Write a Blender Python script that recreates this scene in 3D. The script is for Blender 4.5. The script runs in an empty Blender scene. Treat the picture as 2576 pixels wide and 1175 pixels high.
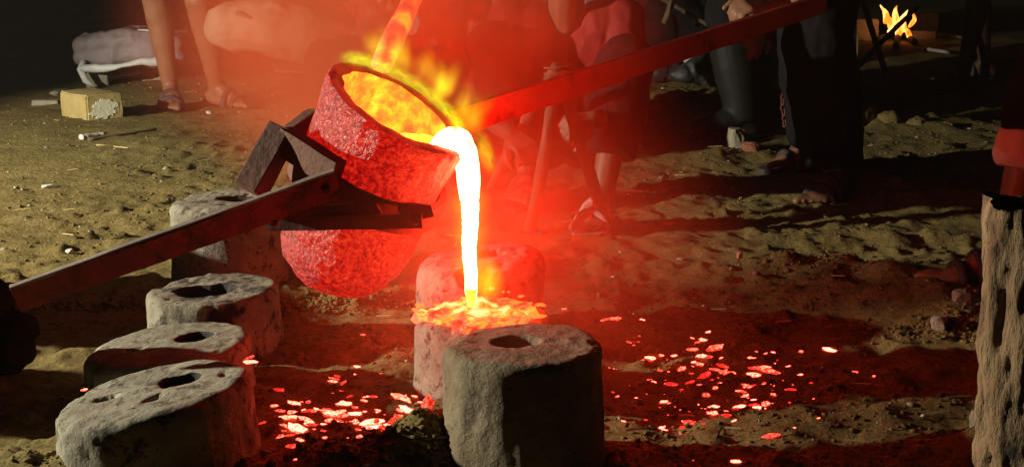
import bpy, bmesh, math, random
import numpy as np
from mathutils import Vector, Matrix, Quaternion

random.seed(7)
rng = np.random.default_rng(7)
sc = bpy.context.scene
COL = sc.collection
R = math.radians
PI = math.pi

# ------------------------------------------------------------------ camera
CAM_H, PITCH, FPX, IW, IH = 0.81, R(12.3), 3500.0, 2576.0, 1175.0
cd = bpy.data.cameras.new('camera'); cam = bpy.data.objects.new('camera', cd); COL.objects.link(cam)
cam.location = (0, 0, CAM_H); cam.rotation_euler = (R(90) - PITCH, 0, 0)
cd.sensor_width = 36.0; cd.lens = 36.0 * FPX / IW; cd.clip_start = 0.05; cd.clip_end = 400
sc.camera = cam

# ------------------------------------------------------------------ world: night
w = bpy.data.worlds.new('World'); sc.world = w; w.use_nodes = True
wn = w.node_tree.nodes; wl = w.node_tree.links
bg = wn['Background']; sky = wn.new('ShaderNodeTexSky'); sky.sky_type = 'NISHITA'; sky.sun_disc = False
sky.sun_elevation = R(-6); sky.sun_rotation = R(270)
wl.new(sky.outputs[0], bg.inputs[0]); bg.inputs[1].default_value = 0.008

# ------------------------------------------------------------------ lamps
# the work lamp that stands left of the picture; its housing is built further down
LAMP = Vector((-3.5, 2.76, 1.0))
ld = bpy.data.lights.new('work_lamp_light', 'SPOT'); lo = bpy.data.objects.new('work_lamp_light', ld); COL.objects.link(lo)
ld.energy = 960; ld.color = (1.0, 0.99, 0.74); ld.spot_size = R(98); ld.spot_blend = 0.25; ld.shadow_soft_size = 0.035
lo.location = LAMP
lo.rotation_euler = (Vector((0.0, 4.6, 0.2)) - LAMP).to_track_quat('-Z', 'Y').to_euler()
# faint moonlight
sd = bpy.data.lights.new('moon', 'SUN'); so = bpy.data.objects.new('moon', sd); COL.objects.link(so)
sd.energy = 0.012; sd.angle = R(0.5); sd.color = (1, 0.95, 0.85); so.rotation_euler = (R(40), R(-35), 0)

vs = sc.view_settings
vs.view_transform = 'Standard'; vs.look = 'None'; vs.exposure = 0.0; vs.gamma = 1.0; vs.use_curve_mapping = False
sc.render.engine = 'CYCLES'
cy = sc.cycles
cy.use_denoising = True
try: cy.denoiser = 'OPENIMAGEDENOISE'
except Exception: pass
cy.max_bounces = 6; cy.diffuse_bounces = 3; cy.glossy_bounces = 2; cy.transmission_bounces = 3; cy.volume_bounces = 1
cy.caustics_reflective = False; cy.caustics_refractive = False
cy.sample_clamp_indirect = 4.0
cy.volume_step_rate = 3.0; cy.volume_max_steps = 64

# ------------------------------------------------------------------ picture -> place
def ray(x, y):
    a = (x - IW / 2) / FPX; b = -(y - IH / 2) / FPX
    c, s = math.cos(PITCH), math.sin(PITCH)
    return Vector((a, c + b * s, -s + b * c))
def P(x, y, Y):
    r = ray(x, y); return Vector((0, 0, CAM_H)) + r * (Y / r.y)
def G(x, y, z=0.0):
    r = ray(x, y); return Vector((0, 0, CAM_H)) + r * ((z - CAM_H) / r.z)

# ------------------------------------------------------------------ noise
def _h(ix, iy, iz, seed):
    n = (ix.astype(np.int64) * 374761393 + iy.astype(np.int64) * 668265263 + iz.astype(np.int64) * 2147483647 + seed * 974711) & 0xffffffff
    n = ((n ^ (n >> 13)) * 1274126177) & 0xffffffff
    n = ((n ^ (n >> 16)) * 2246822519) & 0xffffffff
    return ((n ^ (n >> 15)) & 0xffffff) / float(0xffffff) * 2 - 1
def vnoise(p, seed=0):
    p = np.asarray(p, float); i = np.floor(p); f = p - i; f = f * f * (3 - 2 * f)
    x, y, z = i[:, 0], i[:, 1], i[:, 2]; o = 0
    for a in (0, 1):
        wx = f[:, 0] if a else 1 - f[:, 0]
        for b in (0, 1):
            wy = f[:, 1] if b else 1 - f[:, 1]
            for c in (0, 1):
                wz = f[:, 2] if c else 1 - f[:, 2]
                o = o + wx * wy * wz * _h(x + a, y + b, z + c, seed)
    return o
def fbm(p, octs=4, seed=0):
    p = np.asarray(p, float); o = 0; a = 1.0
    for k in range(octs):
        o = o + a * vnoise(p * (2.03 ** k) + 17.3 * k, seed + k); a *= 0.5
    return o

# ------------------------------------------------------------------ mesh helpers
def mk(name, verts, faces, mat=None, parent=None, smooth=True, mats=None, midx=None):
    me = bpy.data.meshes.new(name)
    me.from_pydata([tuple(v) for v in verts], [], [tuple(f) for f in faces]); me.update()
    if mats:
        for m in mats: me.materials.append(m)
        if midx is not None: me.polygons.foreach_set('material_index', midx)
    elif mat: me.materials.append(mat)
    if smooth: me.polygons.foreach_set('use_smooth', [True] * len(me.polygons))
    o = bpy.data.objects.new(name, me); COL.objects.link(o)
    if parent: put(o, parent)
    return o
def put(o, parent):
    o.parent = parent
    o.matrix_parent_inverse = parent.matrix_basis.inverted()
def tag(o, label=None, cat=None, group=None, kind=None):
    if label: o['label'] = label
    if cat: o['category'] = cat
    if group: o['group'] = group
    if kind: o['kind'] = kind
    return o
def thing(name, loc, label, cat, group=None):
    o = bpy.data.objects.new(name, None); COL.objects.link(o); o.location = loc
    o.empty_display_size = 0.05
    return tag(o, label, cat, group)

class MB:
    def __init__(s): s.v = []; s.f = []
    def add(s, v, f):
        n = len(s.v); s.v += [Vector(a) for a in v]; s.f += [tuple(n + i for i in q) for q in f]; return s
    def tube(s, pts, rad, n=12, caps=True, up=None, flat=1.0):
        pts = [Vector(p) for p in pts]; m = len(pts)
        if not hasattr(rad, '__len__'): rad = [rad] * m
        t0 = (pts[1] - pts[0]).normalized()
        a = (Vector(up) if up else (Vector((0, 0, 1)) if abs(t0.z) < 0.9 else Vector((1, 0, 0))))
        nrm = (a - t0 * a.dot(t0)).normalized()
        V = []
        for i in range(m):
            t = (pts[min(i + 1, m - 1)] - pts[max(i - 1, 0)]).normalized()
            nrm = (nrm - t * nrm.dot(t)).normalized(); b = t.cross(nrm)
            for k in range(n):
                an = 2 * PI * k / n
                V.append(pts[i] + nrm * (math.cos(an) * rad[i] * flat) + b * (math.sin(an) * rad[i]))
        F = []
        for i in range(m - 1):
            for k in range(n):
                F.append((i * n + k, i * n + (k + 1) % n, (i + 1) * n + (k + 1) % n, (i + 1) * n + k))
        if caps:
            F.append(tuple(range(n - 1, -1, -1))); F.append(tuple((m - 1) * n + k for k in range(n)))
        return s.add(V, F)
    def cap(s, pts, rad, n=12, sub=4):
        """round-ended chain of tapered links"""
        pts = [Vector(p) for p in pts]
        if not hasattr(rad, '__len__'): rad = [rad] * len(pts)
        for a, b, ra, rb in zip(pts[:-1], pts[1:], rad[:-1], rad[1:]):
            d = (b - a); L = d.length
            if L < 1e-6: continue
            d /= L; PP = []; RR = []
            for k in range(sub):
                an = PI / 2 * (k + 0.15) / sub; PP.append(a - d * ra * math.cos(an)); RR.append(ra * math.sin(an))
            PP += [a, b]; RR += [ra, rb]
            for k in range(sub - 1, -1, -1):
                an = PI / 2 * (k + 0.15) / sub; PP.append(b + d * rb * math.cos(an)); RR.append(rb * math.sin(an))
            s.tube(PP, RR, n)
        return s
    def ball(s, c, r, n=14, sc_=(1, 1, 1), rot=None):
        V = []; F = []; m = n // 2 + 1
        for i in range(1, m):
            th = PI * i / m
            for k in range(n):
                ph = 2 * PI * k / n
                V.append(Vector((math.sin(th) * math.cos(ph) * r * sc_[0], math.sin(th) * math.sin(ph) * r * sc_[1], math.cos(th) * r * sc_[2])))
        top = len(V); V.append(Vector((0, 0, r * sc_[2]))); V.append(Vector((0, 0, -r * sc_[2])))
        for i in range(m - 2):
            for k in range(n):
                F.append((i * n + k, (i + 1) * n + k, (i + 1) * n + (k + 1) % n, i * n + (k + 1) % n))
        for k in range(n):
            F.append((top, k, (k + 1) % n)); F.append((top + 1, (m - 2) * n + (k + 1) % n, (m - 2) * n + k))
        c = Vector(c)
        V = [(rot @ v if rot else v) + c for v in V]
        return s.add(V, F)
    def box(s, c, size, rot=None):
        c = Vector(c); x, y, z = [a / 2 for a in size]
        V = [Vector((sx * x, sy * y, sz * z)) for sx in (-1, 1) for sy in (-1, 1) for sz in (-1, 1)]
        V = [(rot @ v if rot else v) + c for v in V]
        return s.add(V, [(0, 1, 3, 2), (4, 6, 7, 5), (0, 4, 5, 1), (2, 3, 7, 6), (0, 2, 6, 4), (1, 5, 7, 3)])
    def bar(s, a, b, wd, ht, up=(0, 0, 1), seg=1):
        """rectangular bar a->b, ht along up, wd across"""
        a = Vector(a); b = Vector(b); d = (b - a).normalized(); up = Vector(up)
        u = (up - d * up.dot(d)).normalized(); sd_ = d.cross(u)
        V = []
        for k in range(seg + 1):
            c = a.lerp(b, k / seg)
            for i, j in ((-1, -1), (1, -1), (1, 1), (-1, 1)): V.append(c + sd_ * (i * wd / 2) + u * (j * ht / 2))
        F = [(3, 2, 1, 0)] + [tuple(seg * 4 + k for k in range(4))]
        for k in range(seg):
            for i in range(4): F.append((k * 4 + i, k * 4 + (i + 1) % 4, k * 4 + 4 + (i + 1) % 4, k * 4 + 4 + i))
        return s.add(V, F)
    def prism(s, poly, d):
        """poly: 3D points of one face, d: vector of extrusion"""
        n = len(poly); d = Vector(d); V = [Vector(p) for p in poly] + [Vector(p) + d for p in poly]
        F = [tuple(range(n - 1, -1, -1)), tuple(range(n, 2 * n))] + [(i, (i + 1) % n, n + (i + 1) % n, n + i) for i in range(n)]
        return s.add(V, F)
    def noise(s, amp, freq, seed=0, octs=3):
        if not s.v: return s
        p = np.array([tuple(v) for v in s.v]); d = np.stack([fbm(p * freq + 31 * k, octs, seed + 7 * k) for k in range(3)], 1) * amp
        s.v = [Vector(a) for a in (p + d)]; return s
    def build(s, name, mat, parent=None, smooth=True, bevel=0):
        o = mk(name, s.v, s.f, mat, parent, smooth)
        bm = bmesh.new(); bm.from_mesh(o.data); bmesh.ops.recalc_face_normals(bm, faces=bm.faces); 
        if bevel:
            bmesh.ops.bevel(bm, geom=list(bm.edges), offset=bevel, segments=2, affect='EDGES', profile=0.6)
        bm.to_mesh(o.data); bm.free()
        if bevel or smooth: o.data.polygons.foreach_set('use_smooth', [smooth and not bevel] * len(o.data.polygons))
        return o
    def remesh(s, name, mat, parent=None, voxel=0.008, smooth=3, amp=0, freq=12, seed=0, stretch=(1, 1, 1)):
        """one continuous skin over all the links"""
        o = mk(name + '_tmp', s.v, s.f, None, None, False)
        bm = bmesh.new(); bm.from_mesh(o.data); bmesh.ops.recalc_face_normals(bm, faces=bm.faces); bm.to_mesh(o.data); bm.free()
        m = o.modifiers.new('r', 'REMESH'); m.mode = 'VOXEL'; m.voxel_size = voxel
        if smooth:
            k = o.modifiers.new('s', 'SMOOTH'); k.iterations = smooth; k.factor = 0.5
        dg = bpy.context.evaluated_depsgraph_get(); dg.update()
        me = bpy.data.meshes.new_from_object(o.evaluated_get(dg), depsgraph=dg)
        bpy.data.objects.remove(o, do_unlink=True)
        me.name = name; me.materials.clear(); me.materials.append(mat)
        if amp:
            n = len(me.vertices); co = np.empty(n * 3); me.vertices.foreach_get('co', co); co = co.reshape(-1, 3)
            no = np.empty(n * 3); me.vertex_normals.foreach_get('vector', no); no = no.reshape(-1, 3)
            dsp = fbm(co * freq * np.array(stretch), 3, seed); dsp = (1 - np.abs(dsp) * 1.6)
            co = co + no * (dsp * amp)[:, None]
            me.vertices.foreach_set('co', co.ravel()); me.update()
        me.polygons.foreach_set('use_smooth', [True] * len(me.polygons))
        o = bpy.data.objects.new(name, me); COL.objects.link(o)
        if parent: put(o, parent)
        return o

# ------------------------------------------------------------------ materials
def newmat(name):
    m = bpy.data.materials.new(name); m.use_nodes = True
    nt = m.node_tree; nt.nodes.clear()
    out = nt.nodes.new('ShaderNodeOutputMaterial'); return m, nt, out
def ramp(nt, stops, fac, mode='LINEAR'):
    r = nt.nodes.new('ShaderNodeValToRGB'); r.color_ramp.interpolation = mode
    e = r.color_ramp.elements
    while len(e) < len(stops): e.new(0.5)
    for i, (p, c) in enumerate(stops):
        e[i].position = p; e[i].color = (*c, 1) if len(c) == 3 else c
    nt.links.new(fac, r.inputs[0]); return r.outputs[0]
def noise(nt, scale, detail=4, rough=0.6, vec=None, dist=0.0):
    n = nt.nodes.new('ShaderNodeTexNoise'); n.inputs['Scale'].default_value = scale
    n.inputs['Detail'].default_value = detail; n.inputs['Roughness'].default_value = rough; n.inputs['Distortion'].default_value = dist
    if vec: nt.links.new(vec, n.inputs['Vector'])
    return n.outputs['Fac']
def coord(nt, kind='Object', scale=None):
    t = nt.nodes.new('ShaderNodeTexCoord'); o = t.outputs[kind]
    if scale:
        mp = nt.nodes.new('ShaderNodeMapping'); mp.inputs['Scale'].default_value = scale
        nt.links.new(o, mp.inputs[0]); o = mp.outputs[0]
    return o
def math_(nt, op, a, b=None, clamp=False):
    n = nt.nodes.new('ShaderNodeMath'); n.operation = op; n.use_clamp = clamp
    for i, v in enumerate((a, b)):
        if v is None: continue
        if isinstance(v, (int, float)): n.inputs[i].default_value = v
        else: nt.links.new(v, n.inputs[i])
    return n.outputs[0]
def surf(name, cols, scale=8, rough=0.85, bump=0.3, bscale=40, metal=0.0, detail=5, stretch=None, bdist=0.01, stain=None, spec=0.4, kind='Object', stain2=None):
    """cols: list of colours spread over a noise; stain=(colour, scale, lo, hi)"""
    m, nt, out = newmat(name)
    b = nt.nodes.new('ShaderNodeBsdfPrincipled'); nt.links.new(b.outputs[0], out.inputs[0])
    v = coord(nt, kind, stretch)
    f = noise(nt, scale, detail, 0.65, v)
    n = len(cols)
    c = ramp(nt, [(0.3 + 0.4 * i / max(1, n - 1), c) for i, c in enumerate(cols)], f)
    for stain in [q for q in (stain, stain2) if q]:
        sf = noise(nt, stain[1], 6, 0.7, v, 0.4)
        mx = nt.nodes.new('ShaderNodeMix'); mx.data_type = 'RGBA'
        k = ramp(nt, [(stain[2], (0, 0, 0)), (stain[3], (1, 1, 1))], sf)
        nt.links.new(k, mx.inputs[0]); nt.links.new(c, mx.inputs[6]); mx.inputs[7].default_value = (*stain[0], 1); c = mx.outputs[2]
    nt.links.new(c, b.inputs['Base Color'])
    b.inputs['Roughness'].default_value = rough; b.inputs['Metallic'].default_value = metal
    b.inputs['Specular IOR Level'].default_value = spec
    if bump:
        bf = noise(nt, bscale, 6, 0.7, v)
        bn = nt.nodes.new('ShaderNodeBump'); bn.inputs['Strength'].default_value = bump; bn.inputs['Distance'].default_value = bdist
        nt.links.new(bf, bn.inputs['Height']); nt.links.new(bn.outputs[0], b.inputs['Normal'])
    return m
def glow(name, stops, scale, strength=1.0, detail=4, base=(0.03, 0.02, 0.02), bump=0.5, per_object=0.0, stretch=None):
    """hot surface: emission over a noise, stops carry absolute radiance"""
    m, nt, out = newmat(name)
    b = nt.nodes.new('ShaderNodeBsdfPrincipled'); nt.links.new(b.outputs[0], out.inputs[0])
    v = coord(nt, 'Object', stretch); f = noise(nt, scale, detail, 0.6, v)
    if per_object:
        oi = nt.nodes.new('ShaderNodeObjectInfo')
        q = math_(nt, 'SUBTRACT', oi.outputs['Random'], 0.5); q = math_(nt, 'MULTIPLY', q, per_object); f = math_(nt, 'ADD', f, q, True)
    mx = max(max(c) for _, c in stops)
    c = ramp(nt, [(p, tuple(k / mx for k in c)) for p, c in stops], f)
    b.inputs['Base Color'].default_value = (*base, 1); b.inputs['Roughness'].default_value = 0.7
    nt.links.new(c, b.inputs['Emission Color']); b.inputs['Emission Strength'].default_value = mx * strength
    if bump:
        bn = nt.nodes.new('ShaderNodeBump'); bn.inputs['Strength'].default_value = bump; bn.inputs['Distance'].default_value = 0.01
        nt.links.new(noise(nt, scale * 1.3, 5, 0.6, v), bn.inputs['Height']); nt.links.new(bn.outputs[0], b.inputs['Normal'])
    return m

MAT = {}
MAT['skin'] = surf('skin', [(0.17, 0.075, 0.042), (0.25, 0.115, 0.065)], 14, 0.5, 0.08, 150)
MAT['skin_dark'] = surf('skin_dark', [(0.07, 0.033, 0.022), (0.11, 0.052, 0.034)], 14, 0.5, 0.08, 150)
MAT['black_cloth'] = surf('black_cloth', [(0.008, 0.007, 0.008), (0.016, 0.013, 0.014)], 9, 1.0, 0.2, 60, spec=0.05)
MAT['maroon_cloth'] = surf('maroon_cloth', [(0.06, 0.012, 0.012), (0.1, 0.022, 0.02)], 9, 1.0, 0.2, 60, spec=0.05)
MAT['red_cloth'] = surf('red_cloth', [(0.22, 0.012, 0.012), (0.3, 0.02, 0.018)], 9, 0.8, 0.2, 60)
MAT['jeans'] = surf('jeans', [(0.05, 0.06, 0.11), (0.1, 0.11, 0.17)], 20, 0.9, 0.25, 250)
MAT['grey_jeans'] = surf('grey_jeans', [(0.1, 0.1, 0.11), (0.17, 0.17, 0.18)], 20, 0.9, 0.25, 250)
MAT['pale_cloth'] = surf('pale_cloth', [(0.42, 0.36, 0.33), (0.6, 0.54, 0.5)], 6, 0.9, 0.2, 90)
MAT['white_cloth'] = surf('white_cloth', [(0.6, 0.5, 0.5), (0.78, 0.7, 0.7)], 8, 0.9, 0.2, 90)
MAT['rubber'] = surf('rubber', [(0.006, 0.005, 0.005), (0.013, 0.011, 0.01)], 12, 0.6, 0.1, 30, spec=0.2)
MAT['sandal'] = surf('sandal', [(0.03, 0.02, 0.025), (0.06, 0.04, 0.045)], 20, 0.7, 0.2, 60)
MAT['sandal_pale'] = surf('sandal_pale', [(0.3, 0.24, 0.24), (0.5, 0.42, 0.42)], 20, 0.7, 0.2, 60)
MAT['hair'] = surf('hair', [(0.006, 0.005, 0.005), (0.015, 0.012, 0.01)], 60, 0.7, 0.8, 200)
MAT['eye'] = surf('eye', [(0.6, 0.57, 0.52), (0.7, 0.66, 0.6)], 30, 0.3, 0)
MAT['clay'] = surf('clay', [(0.15, 0.12, 0.09), (0.23, 0.197, 0.152), (0.31, 0.272, 0.218)], 13, 0.95, 0.6, 45, bdist=0.01, stain=((0.06, 0.04, 0.028), 30, 0.53, 0.62), stain2=((0.035, 0.025, 0.02), 78, 0.625, 0.66))
MAT['clay_sooty'] = surf('clay_sooty', [(0.15, 0.12, 0.09), (0.23, 0.197, 0.152), (0.31, 0.272, 0.218)], 13, 0.95, 0.6, 45, bdist=0.01, stain=((0.03, 0.022, 0.02), 17, 0.48, 0.58), stain2=((0.035, 0.025, 0.02), 78, 0.625, 0.66))
MAT['clay_brown'] = surf('clay_brown', [(0.13, 0.085, 0.05), (0.2, 0.145, 0.093), (0.28, 0.215, 0.15)], 9, 0.95, 0.75, 38, bdist=0.012, stain=((0.08, 0.05, 0.035), 9, 0.56, 0.7), stain2=((0.035, 0.025, 0.02), 78, 0.625, 0.66))
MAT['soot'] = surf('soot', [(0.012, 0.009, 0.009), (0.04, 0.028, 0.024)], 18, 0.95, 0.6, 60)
MAT['iron'] = surf('iron', [(0.09, 0.026, 0.018), (0.17, 0.048, 0.03)], 12, 0.75, 0.4, 70, stain=((0.16, 0.06, 0.03), 9, 0.52, 0.7))
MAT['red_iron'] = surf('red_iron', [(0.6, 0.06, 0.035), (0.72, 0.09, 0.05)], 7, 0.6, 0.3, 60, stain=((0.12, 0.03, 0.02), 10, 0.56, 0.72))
MAT['shaded_red_iron'] = surf('shaded_red_iron', [(0.2, 0.025, 0.018), (0.3, 0.04, 0.028)], 9, 0.7, 0.5, 60, stain=((0.07, 0.02, 0.015), 12, 0.5, 0.66))  # darker copy of red_iron, with the left bar's shade put into its colour
MAT['lit_edge_iron'] = surf('lit_edge_iron', [(0.2, 0.14, 0.12), (0.34, 0.28, 0.25)], 20, 0.55, 0.3, 60, metal=.3)  # pale colour paints the lamp light along the left bar's top edge
MAT['steel'] = surf('steel', [(0.4, 0.4, 0.42), (0.55, 0.55, 0.57)], 10, 0.28, 0.05, 40, metal=1.0)
MAT['wood_pole'] = surf('wood_pole', [(0.14, 0.075, 0.045), (0.26, 0.15, 0.09)], 10, 0.85, 0.5, 60, stretch=(4, 4, 0.6))
MAT['stick'] = surf('stick', [(0.1, 0.065, 0.035), (0.2, 0.14, 0.08)], 12, 0.9, 0.5, 60)
MAT['dark_pole'] = surf('dark_pole', [(0.02, 0.022, 0.022), (0.05, 0.05, 0.045)], 12, 0.7, 0.3, 60)
MAT['fire_brick'] = surf('fire_brick', [(0.34, 0.235, 0.09), (0.45, 0.33, 0.14)], 16, 0.9, 0.5, 70, stain=((0.2, 0.13, 0.06), 12, 0.6, 0.75))
MAT['lime'] = surf('lime', [(0.62, 0.58, 0.45), (0.76, 0.72, 0.6)], 30, 0.9, 0.5, 80)
MAT['stone'] = surf('stone', [(0.2, 0.16, 0.12), (0.34, 0.29, 0.23)], 12, 0.9, 0.6, 50)
MAT['stone_pale'] = surf('stone_pale', [(0.36, 0.31, 0.25), (0.52, 0.47, 0.4)], 12, 0.9, 0.5, 50)
MAT['brick_red'] = surf('brick_red', [(0.24, 0.08, 0.045), (0.34, 0.13, 0.075)], 18, 0.9, 0.5, 60)
MAT['sack'] = surf('sack', [(0.16, 0.12, 0.14), (0.25, 0.19, 0.2)], 8, 0.7, 0.4, 60)
MAT['sack_white'] = surf('sack_white', [(0.42, 0.4, 0.42), (0.6, 0.58, 0.58)], 10, 0.7, 0.3, 60)
MAT['jute'] = surf('jute', [(0.3, 0.21, 0.14), (0.44, 0.32, 0.22)], 7, 0.9, 0.4, 120, stain=((0.2, 0.13, 0.08), 5, 0.55, 0.75))
MAT['purple_plastic'] = surf('purple_plastic', [(0.22, 0.05, 0.12), (0.28, 0.07, 0.15)], 5, 0.4, 0.05, 30)
MAT['black_plastic'] = surf('black_plastic', [(0.02, 0.02, 0.023), (0.05, 0.05, 0.055)], 9, 0.35, 0.5, 20, bdist=0.02)
MAT['clear_plastic'] = surf('clear_plastic', [(0.15, 0.17, 0.18), (0.3, 0.33, 0.34)], 9, 0.3, 0.5, 20, bdist=0.02)
MAT['packet_red'] = surf('packet_red', [(0.4, 0.03, 0.04), (0.5, 0.05, 0.06)], 9, 0.4, 0.3, 30)
MAT['paper'] = surf('paper', [(0.55, 0.53, 0.48), (0.72, 0.7, 0.65)], 20, 0.8, 0.2, 60)
MAT['straw'] = surf('straw', [(0.32, 0.22, 0.1), (0.45, 0.33, 0.17)], 15, 0.8, 0.2, 60)
MAT['yellow_strap'] = surf('yellow_strap', [(0.4, 0.28, 0.06), (0.5, 0.36, 0.1)], 15, 0.8, 0.2, 60)
MAT['bark'] = surf('bark', [(0.1, 0.055, 0.03), (0.2, 0.125, 0.068), (0.3, 0.2, 0.115)], 20, 0.95, 1.0, 32, stretch=(1, 1, 0.32), bdist=0.02, stain=((0.02, 0.014, 0.01), 16, 0.54, 0.62))
MAT['charcoal'] = surf('charcoal', [(0.012, 0.011, 0.011), (0.035, 0.03, 0.028)], 30, 0.9, 0.6, 60)
MAT['blue_print'] = surf('blue_print', [(0.05, 0.09, 0.13), (0.3, 0.12, 0.12), (0.25, 0.3, 0.26)], 60, 0.9, 0.2, 90, detail=2)

# checked cloth
m, nt, out = newmat('checked_cloth')
b = nt.nodes.new('ShaderNodeBsdfPrincipled'); nt.links.new(b.outputs[0], out.inputs[0]); b.inputs['Roughness'].default_value = 0.9
v = coord(nt, 'Object'); sx = nt.nodes.new('ShaderNodeSeparateXYZ'); nt.links.new(v, sx.inputs[0])
def stripe(o, k): return math_(nt, 'GREATER_THAN', math_(nt, 'SINE', math_(nt, 'MULTIPLY', o, k)), 0.0)
u1 = math_(nt, 'ADD', sx.outputs[0], math_(nt, 'MULTIPLY', sx.outputs[2], 0.5)); u2 = math_(nt, 'SUBTRACT', sx.outputs[2], math_(nt, 'MULTIPLY', sx.outputs[0], 0.5))
sm_ = math_(nt, 'MULTIPLY', math_(nt, 'ADD', stripe(u1, 130), stripe(u2, 130)), 0.5)
nt.links.new(ramp(nt, [(0.0, (0.6, 0.52, 0.48)), (0.5, (0.34, 0.09, 0.07)), (1.0, (0.12, 0.02, 0.02))], sm_, 'CONSTANT'), b.inputs['Base Color'])
nt.nodes[-1].color_ramp.elements[1].position = 0.3; nt.nodes[-1].color_ramp.elements[2].position = 0.8
MAT['checked'] = m

# hot things (radiance, so that the lens clips them to yellow and white as the photograph does)
MAT['melt'] = glow('melt', [(0.3, (60, 1.4, 0.12)), (0.43, (90, 4.0, 1.4)), (0.7, (110, 6.5, 3.5))], 42, 1.0, base=(0.1, 0.05, 0.02), bump=0.2, stretch=(1, 1, .14))
MAT['melt_pool'] = glow('melt_pool', [(0.3, (26, 0.9, 0.03)), (0.55, (45, 1.6, 0.1)), (0.75, (60, 2.6, 0.6))], 16, 1.0, bump=0.4)
MAT['hot_lining'] = glow('hot_lining', [(0.3, (4, 0.14, 0.03)), (0.46, (8.0, 0.36, 0.03)), (0.6, (13, 0.75, 0.03)), (0.75, (20, 1.3, 0.15))], 34, 1.0, 6, bump=1.0)
MAT['spill'] = glow('spill', [(0.28, (0.9, 0.02, 0.012)), (0.42, (3, 0.2, 0.05)), (0.55, (7, 0.55, 0.06)), (0.72, (16, 1.3, 0.4))], 30, 1.0, 5, bump=0.8)
MAT['ember'] = glow('ember', [(0.22, (1.2, 0.01, 0.008)), (0.38, (3.2, 0.08, 0.05)), (0.53, (8, 0.5, 0.24)), (0.7, (18, 1.3, 0.8))], 1.9, 1.0, 3, bump=0.6, per_object=0.5)
MAT['hot_rod'] = glow('hot_rod', [(0.32, (0.55, 0.05, 0.022)), (0.5, (1.1, 0.13, 0.04)), (0.62, (2.4, 0.5, 0.04))], 16, 1.0, 5, base=(0.1, 0.03, 0.02), bump=0.6)
MAT['hot_coal'] = glow('hot_coal', [(0.33, (0.15, 0.002, 0.001)), (0.48, (1.0, 0.02, 0.012)), (0.62, (3.5, 0.25, 0.08))], 2.2, 1.0, 4, bump=0.8)

m, nt, out = newmat('spill_sheet')
b = nt.nodes.new('ShaderNodeBsdfPrincipled'); nt.links.new(b.outputs[0], out.inputs[0]); b.inputs['Base Color'].default_value = (.05, .03, .03, 1); b.inputs['Roughness'].default_value = .7
v = coord(nt, 'Object'); f = noise(nt, 26, 6, .65, v, .5)
ln = nt.nodes.new('ShaderNodeVectorMath'); ln.operation = 'LENGTH'; nt.links.new(v, ln.inputs[0])
hot = math_(nt, 'SUBTRACT', f, math_(nt, 'MULTIPLY', math_(nt, 'SUBTRACT', ln.outputs['Value'], .062), 2.0))
nt.links.new(ramp(nt, [(0.24, (.0, .0, .0)), (0.34, (.06, .002, .001)), (0.44, (.2, .012, .003)), (0.52, (.5, .035, .002)), (0.64, (1.0, .075, .03))], hot), b.inputs['Emission Color']); b.inputs['Emission Strength'].default_value = 22
bn = nt.nodes.new('ShaderNodeBump'); bn.inputs['Strength'].default_value = .8; bn.inputs['Distance'].default_value = .01; nt.links.new(f, bn.inputs['Height']); nt.links.new(bn.outputs[0], b.inputs['Normal'])
MAT['spill_sheet'] = m
# red-hot crucible skin: coarse pitted clay graphite, glowing through
m, nt, out = newmat('crucible_clay')
b = nt.nodes.new('ShaderNodeBsdfPrincipled'); nt.links.new(b.outputs[0], out.inputs[0])
v = coord(nt, 'Object'); f = noise(nt, 120, 4, 0.65, v, 0.6); f2 = noise(nt, 7, 3, 0.5, v)
sxc = nt.nodes.new('ShaderNodeSeparateXYZ'); nt.links.new(v, sxc.inputs[0])
heat = math_(nt, 'ADD', math_(nt, 'MULTIPLY', math_(nt, 'ADD', sxc.outputs[0], .25), .42), math_(nt, 'MULTIPLY', math_(nt, 'SUBTRACT', f2, .5), .35))
ff = math_(nt, 'ADD', math_(nt, 'ADD', math_(nt, 'MULTIPLY', f, 0.8), .1), heat)
nt.links.new(ramp(nt, [(0.36, (0.28, 0.002, 0.002)), (0.47, (0.66, 0.006, 0.005)), (0.64, (1.0, 0.05, 0.012))], ff), b.inputs['Emission Color'])
b.inputs['Emission Strength'].default_value = 0.8
nt.links.new(ramp(nt, [(0.44, (0.02, 0.008, 0.008)), (0.64, (0.1, 0.045, 0.05))], f), b.inputs['Base Color'])
b.inputs['Roughness'].default_value = 0.38
bn = nt.nodes.new('ShaderNodeBump'); bn.inputs['Strength'].default_value = 1.0; bn.inputs['Distance'].default_value = 0.008
nt.links.new(f, bn.inputs['Height']); nt.links.new(bn.outputs[0], b.inputs['Normal'])
MAT['crucible'] = m

MAT['rim'] = glow('crucible_rim', [(0.35, (.12, .004, .002)), (0.6, (.45, .02, .008))], 20, 1.0, 4, base=(.08, .04, .03), bump=.6)
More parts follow.
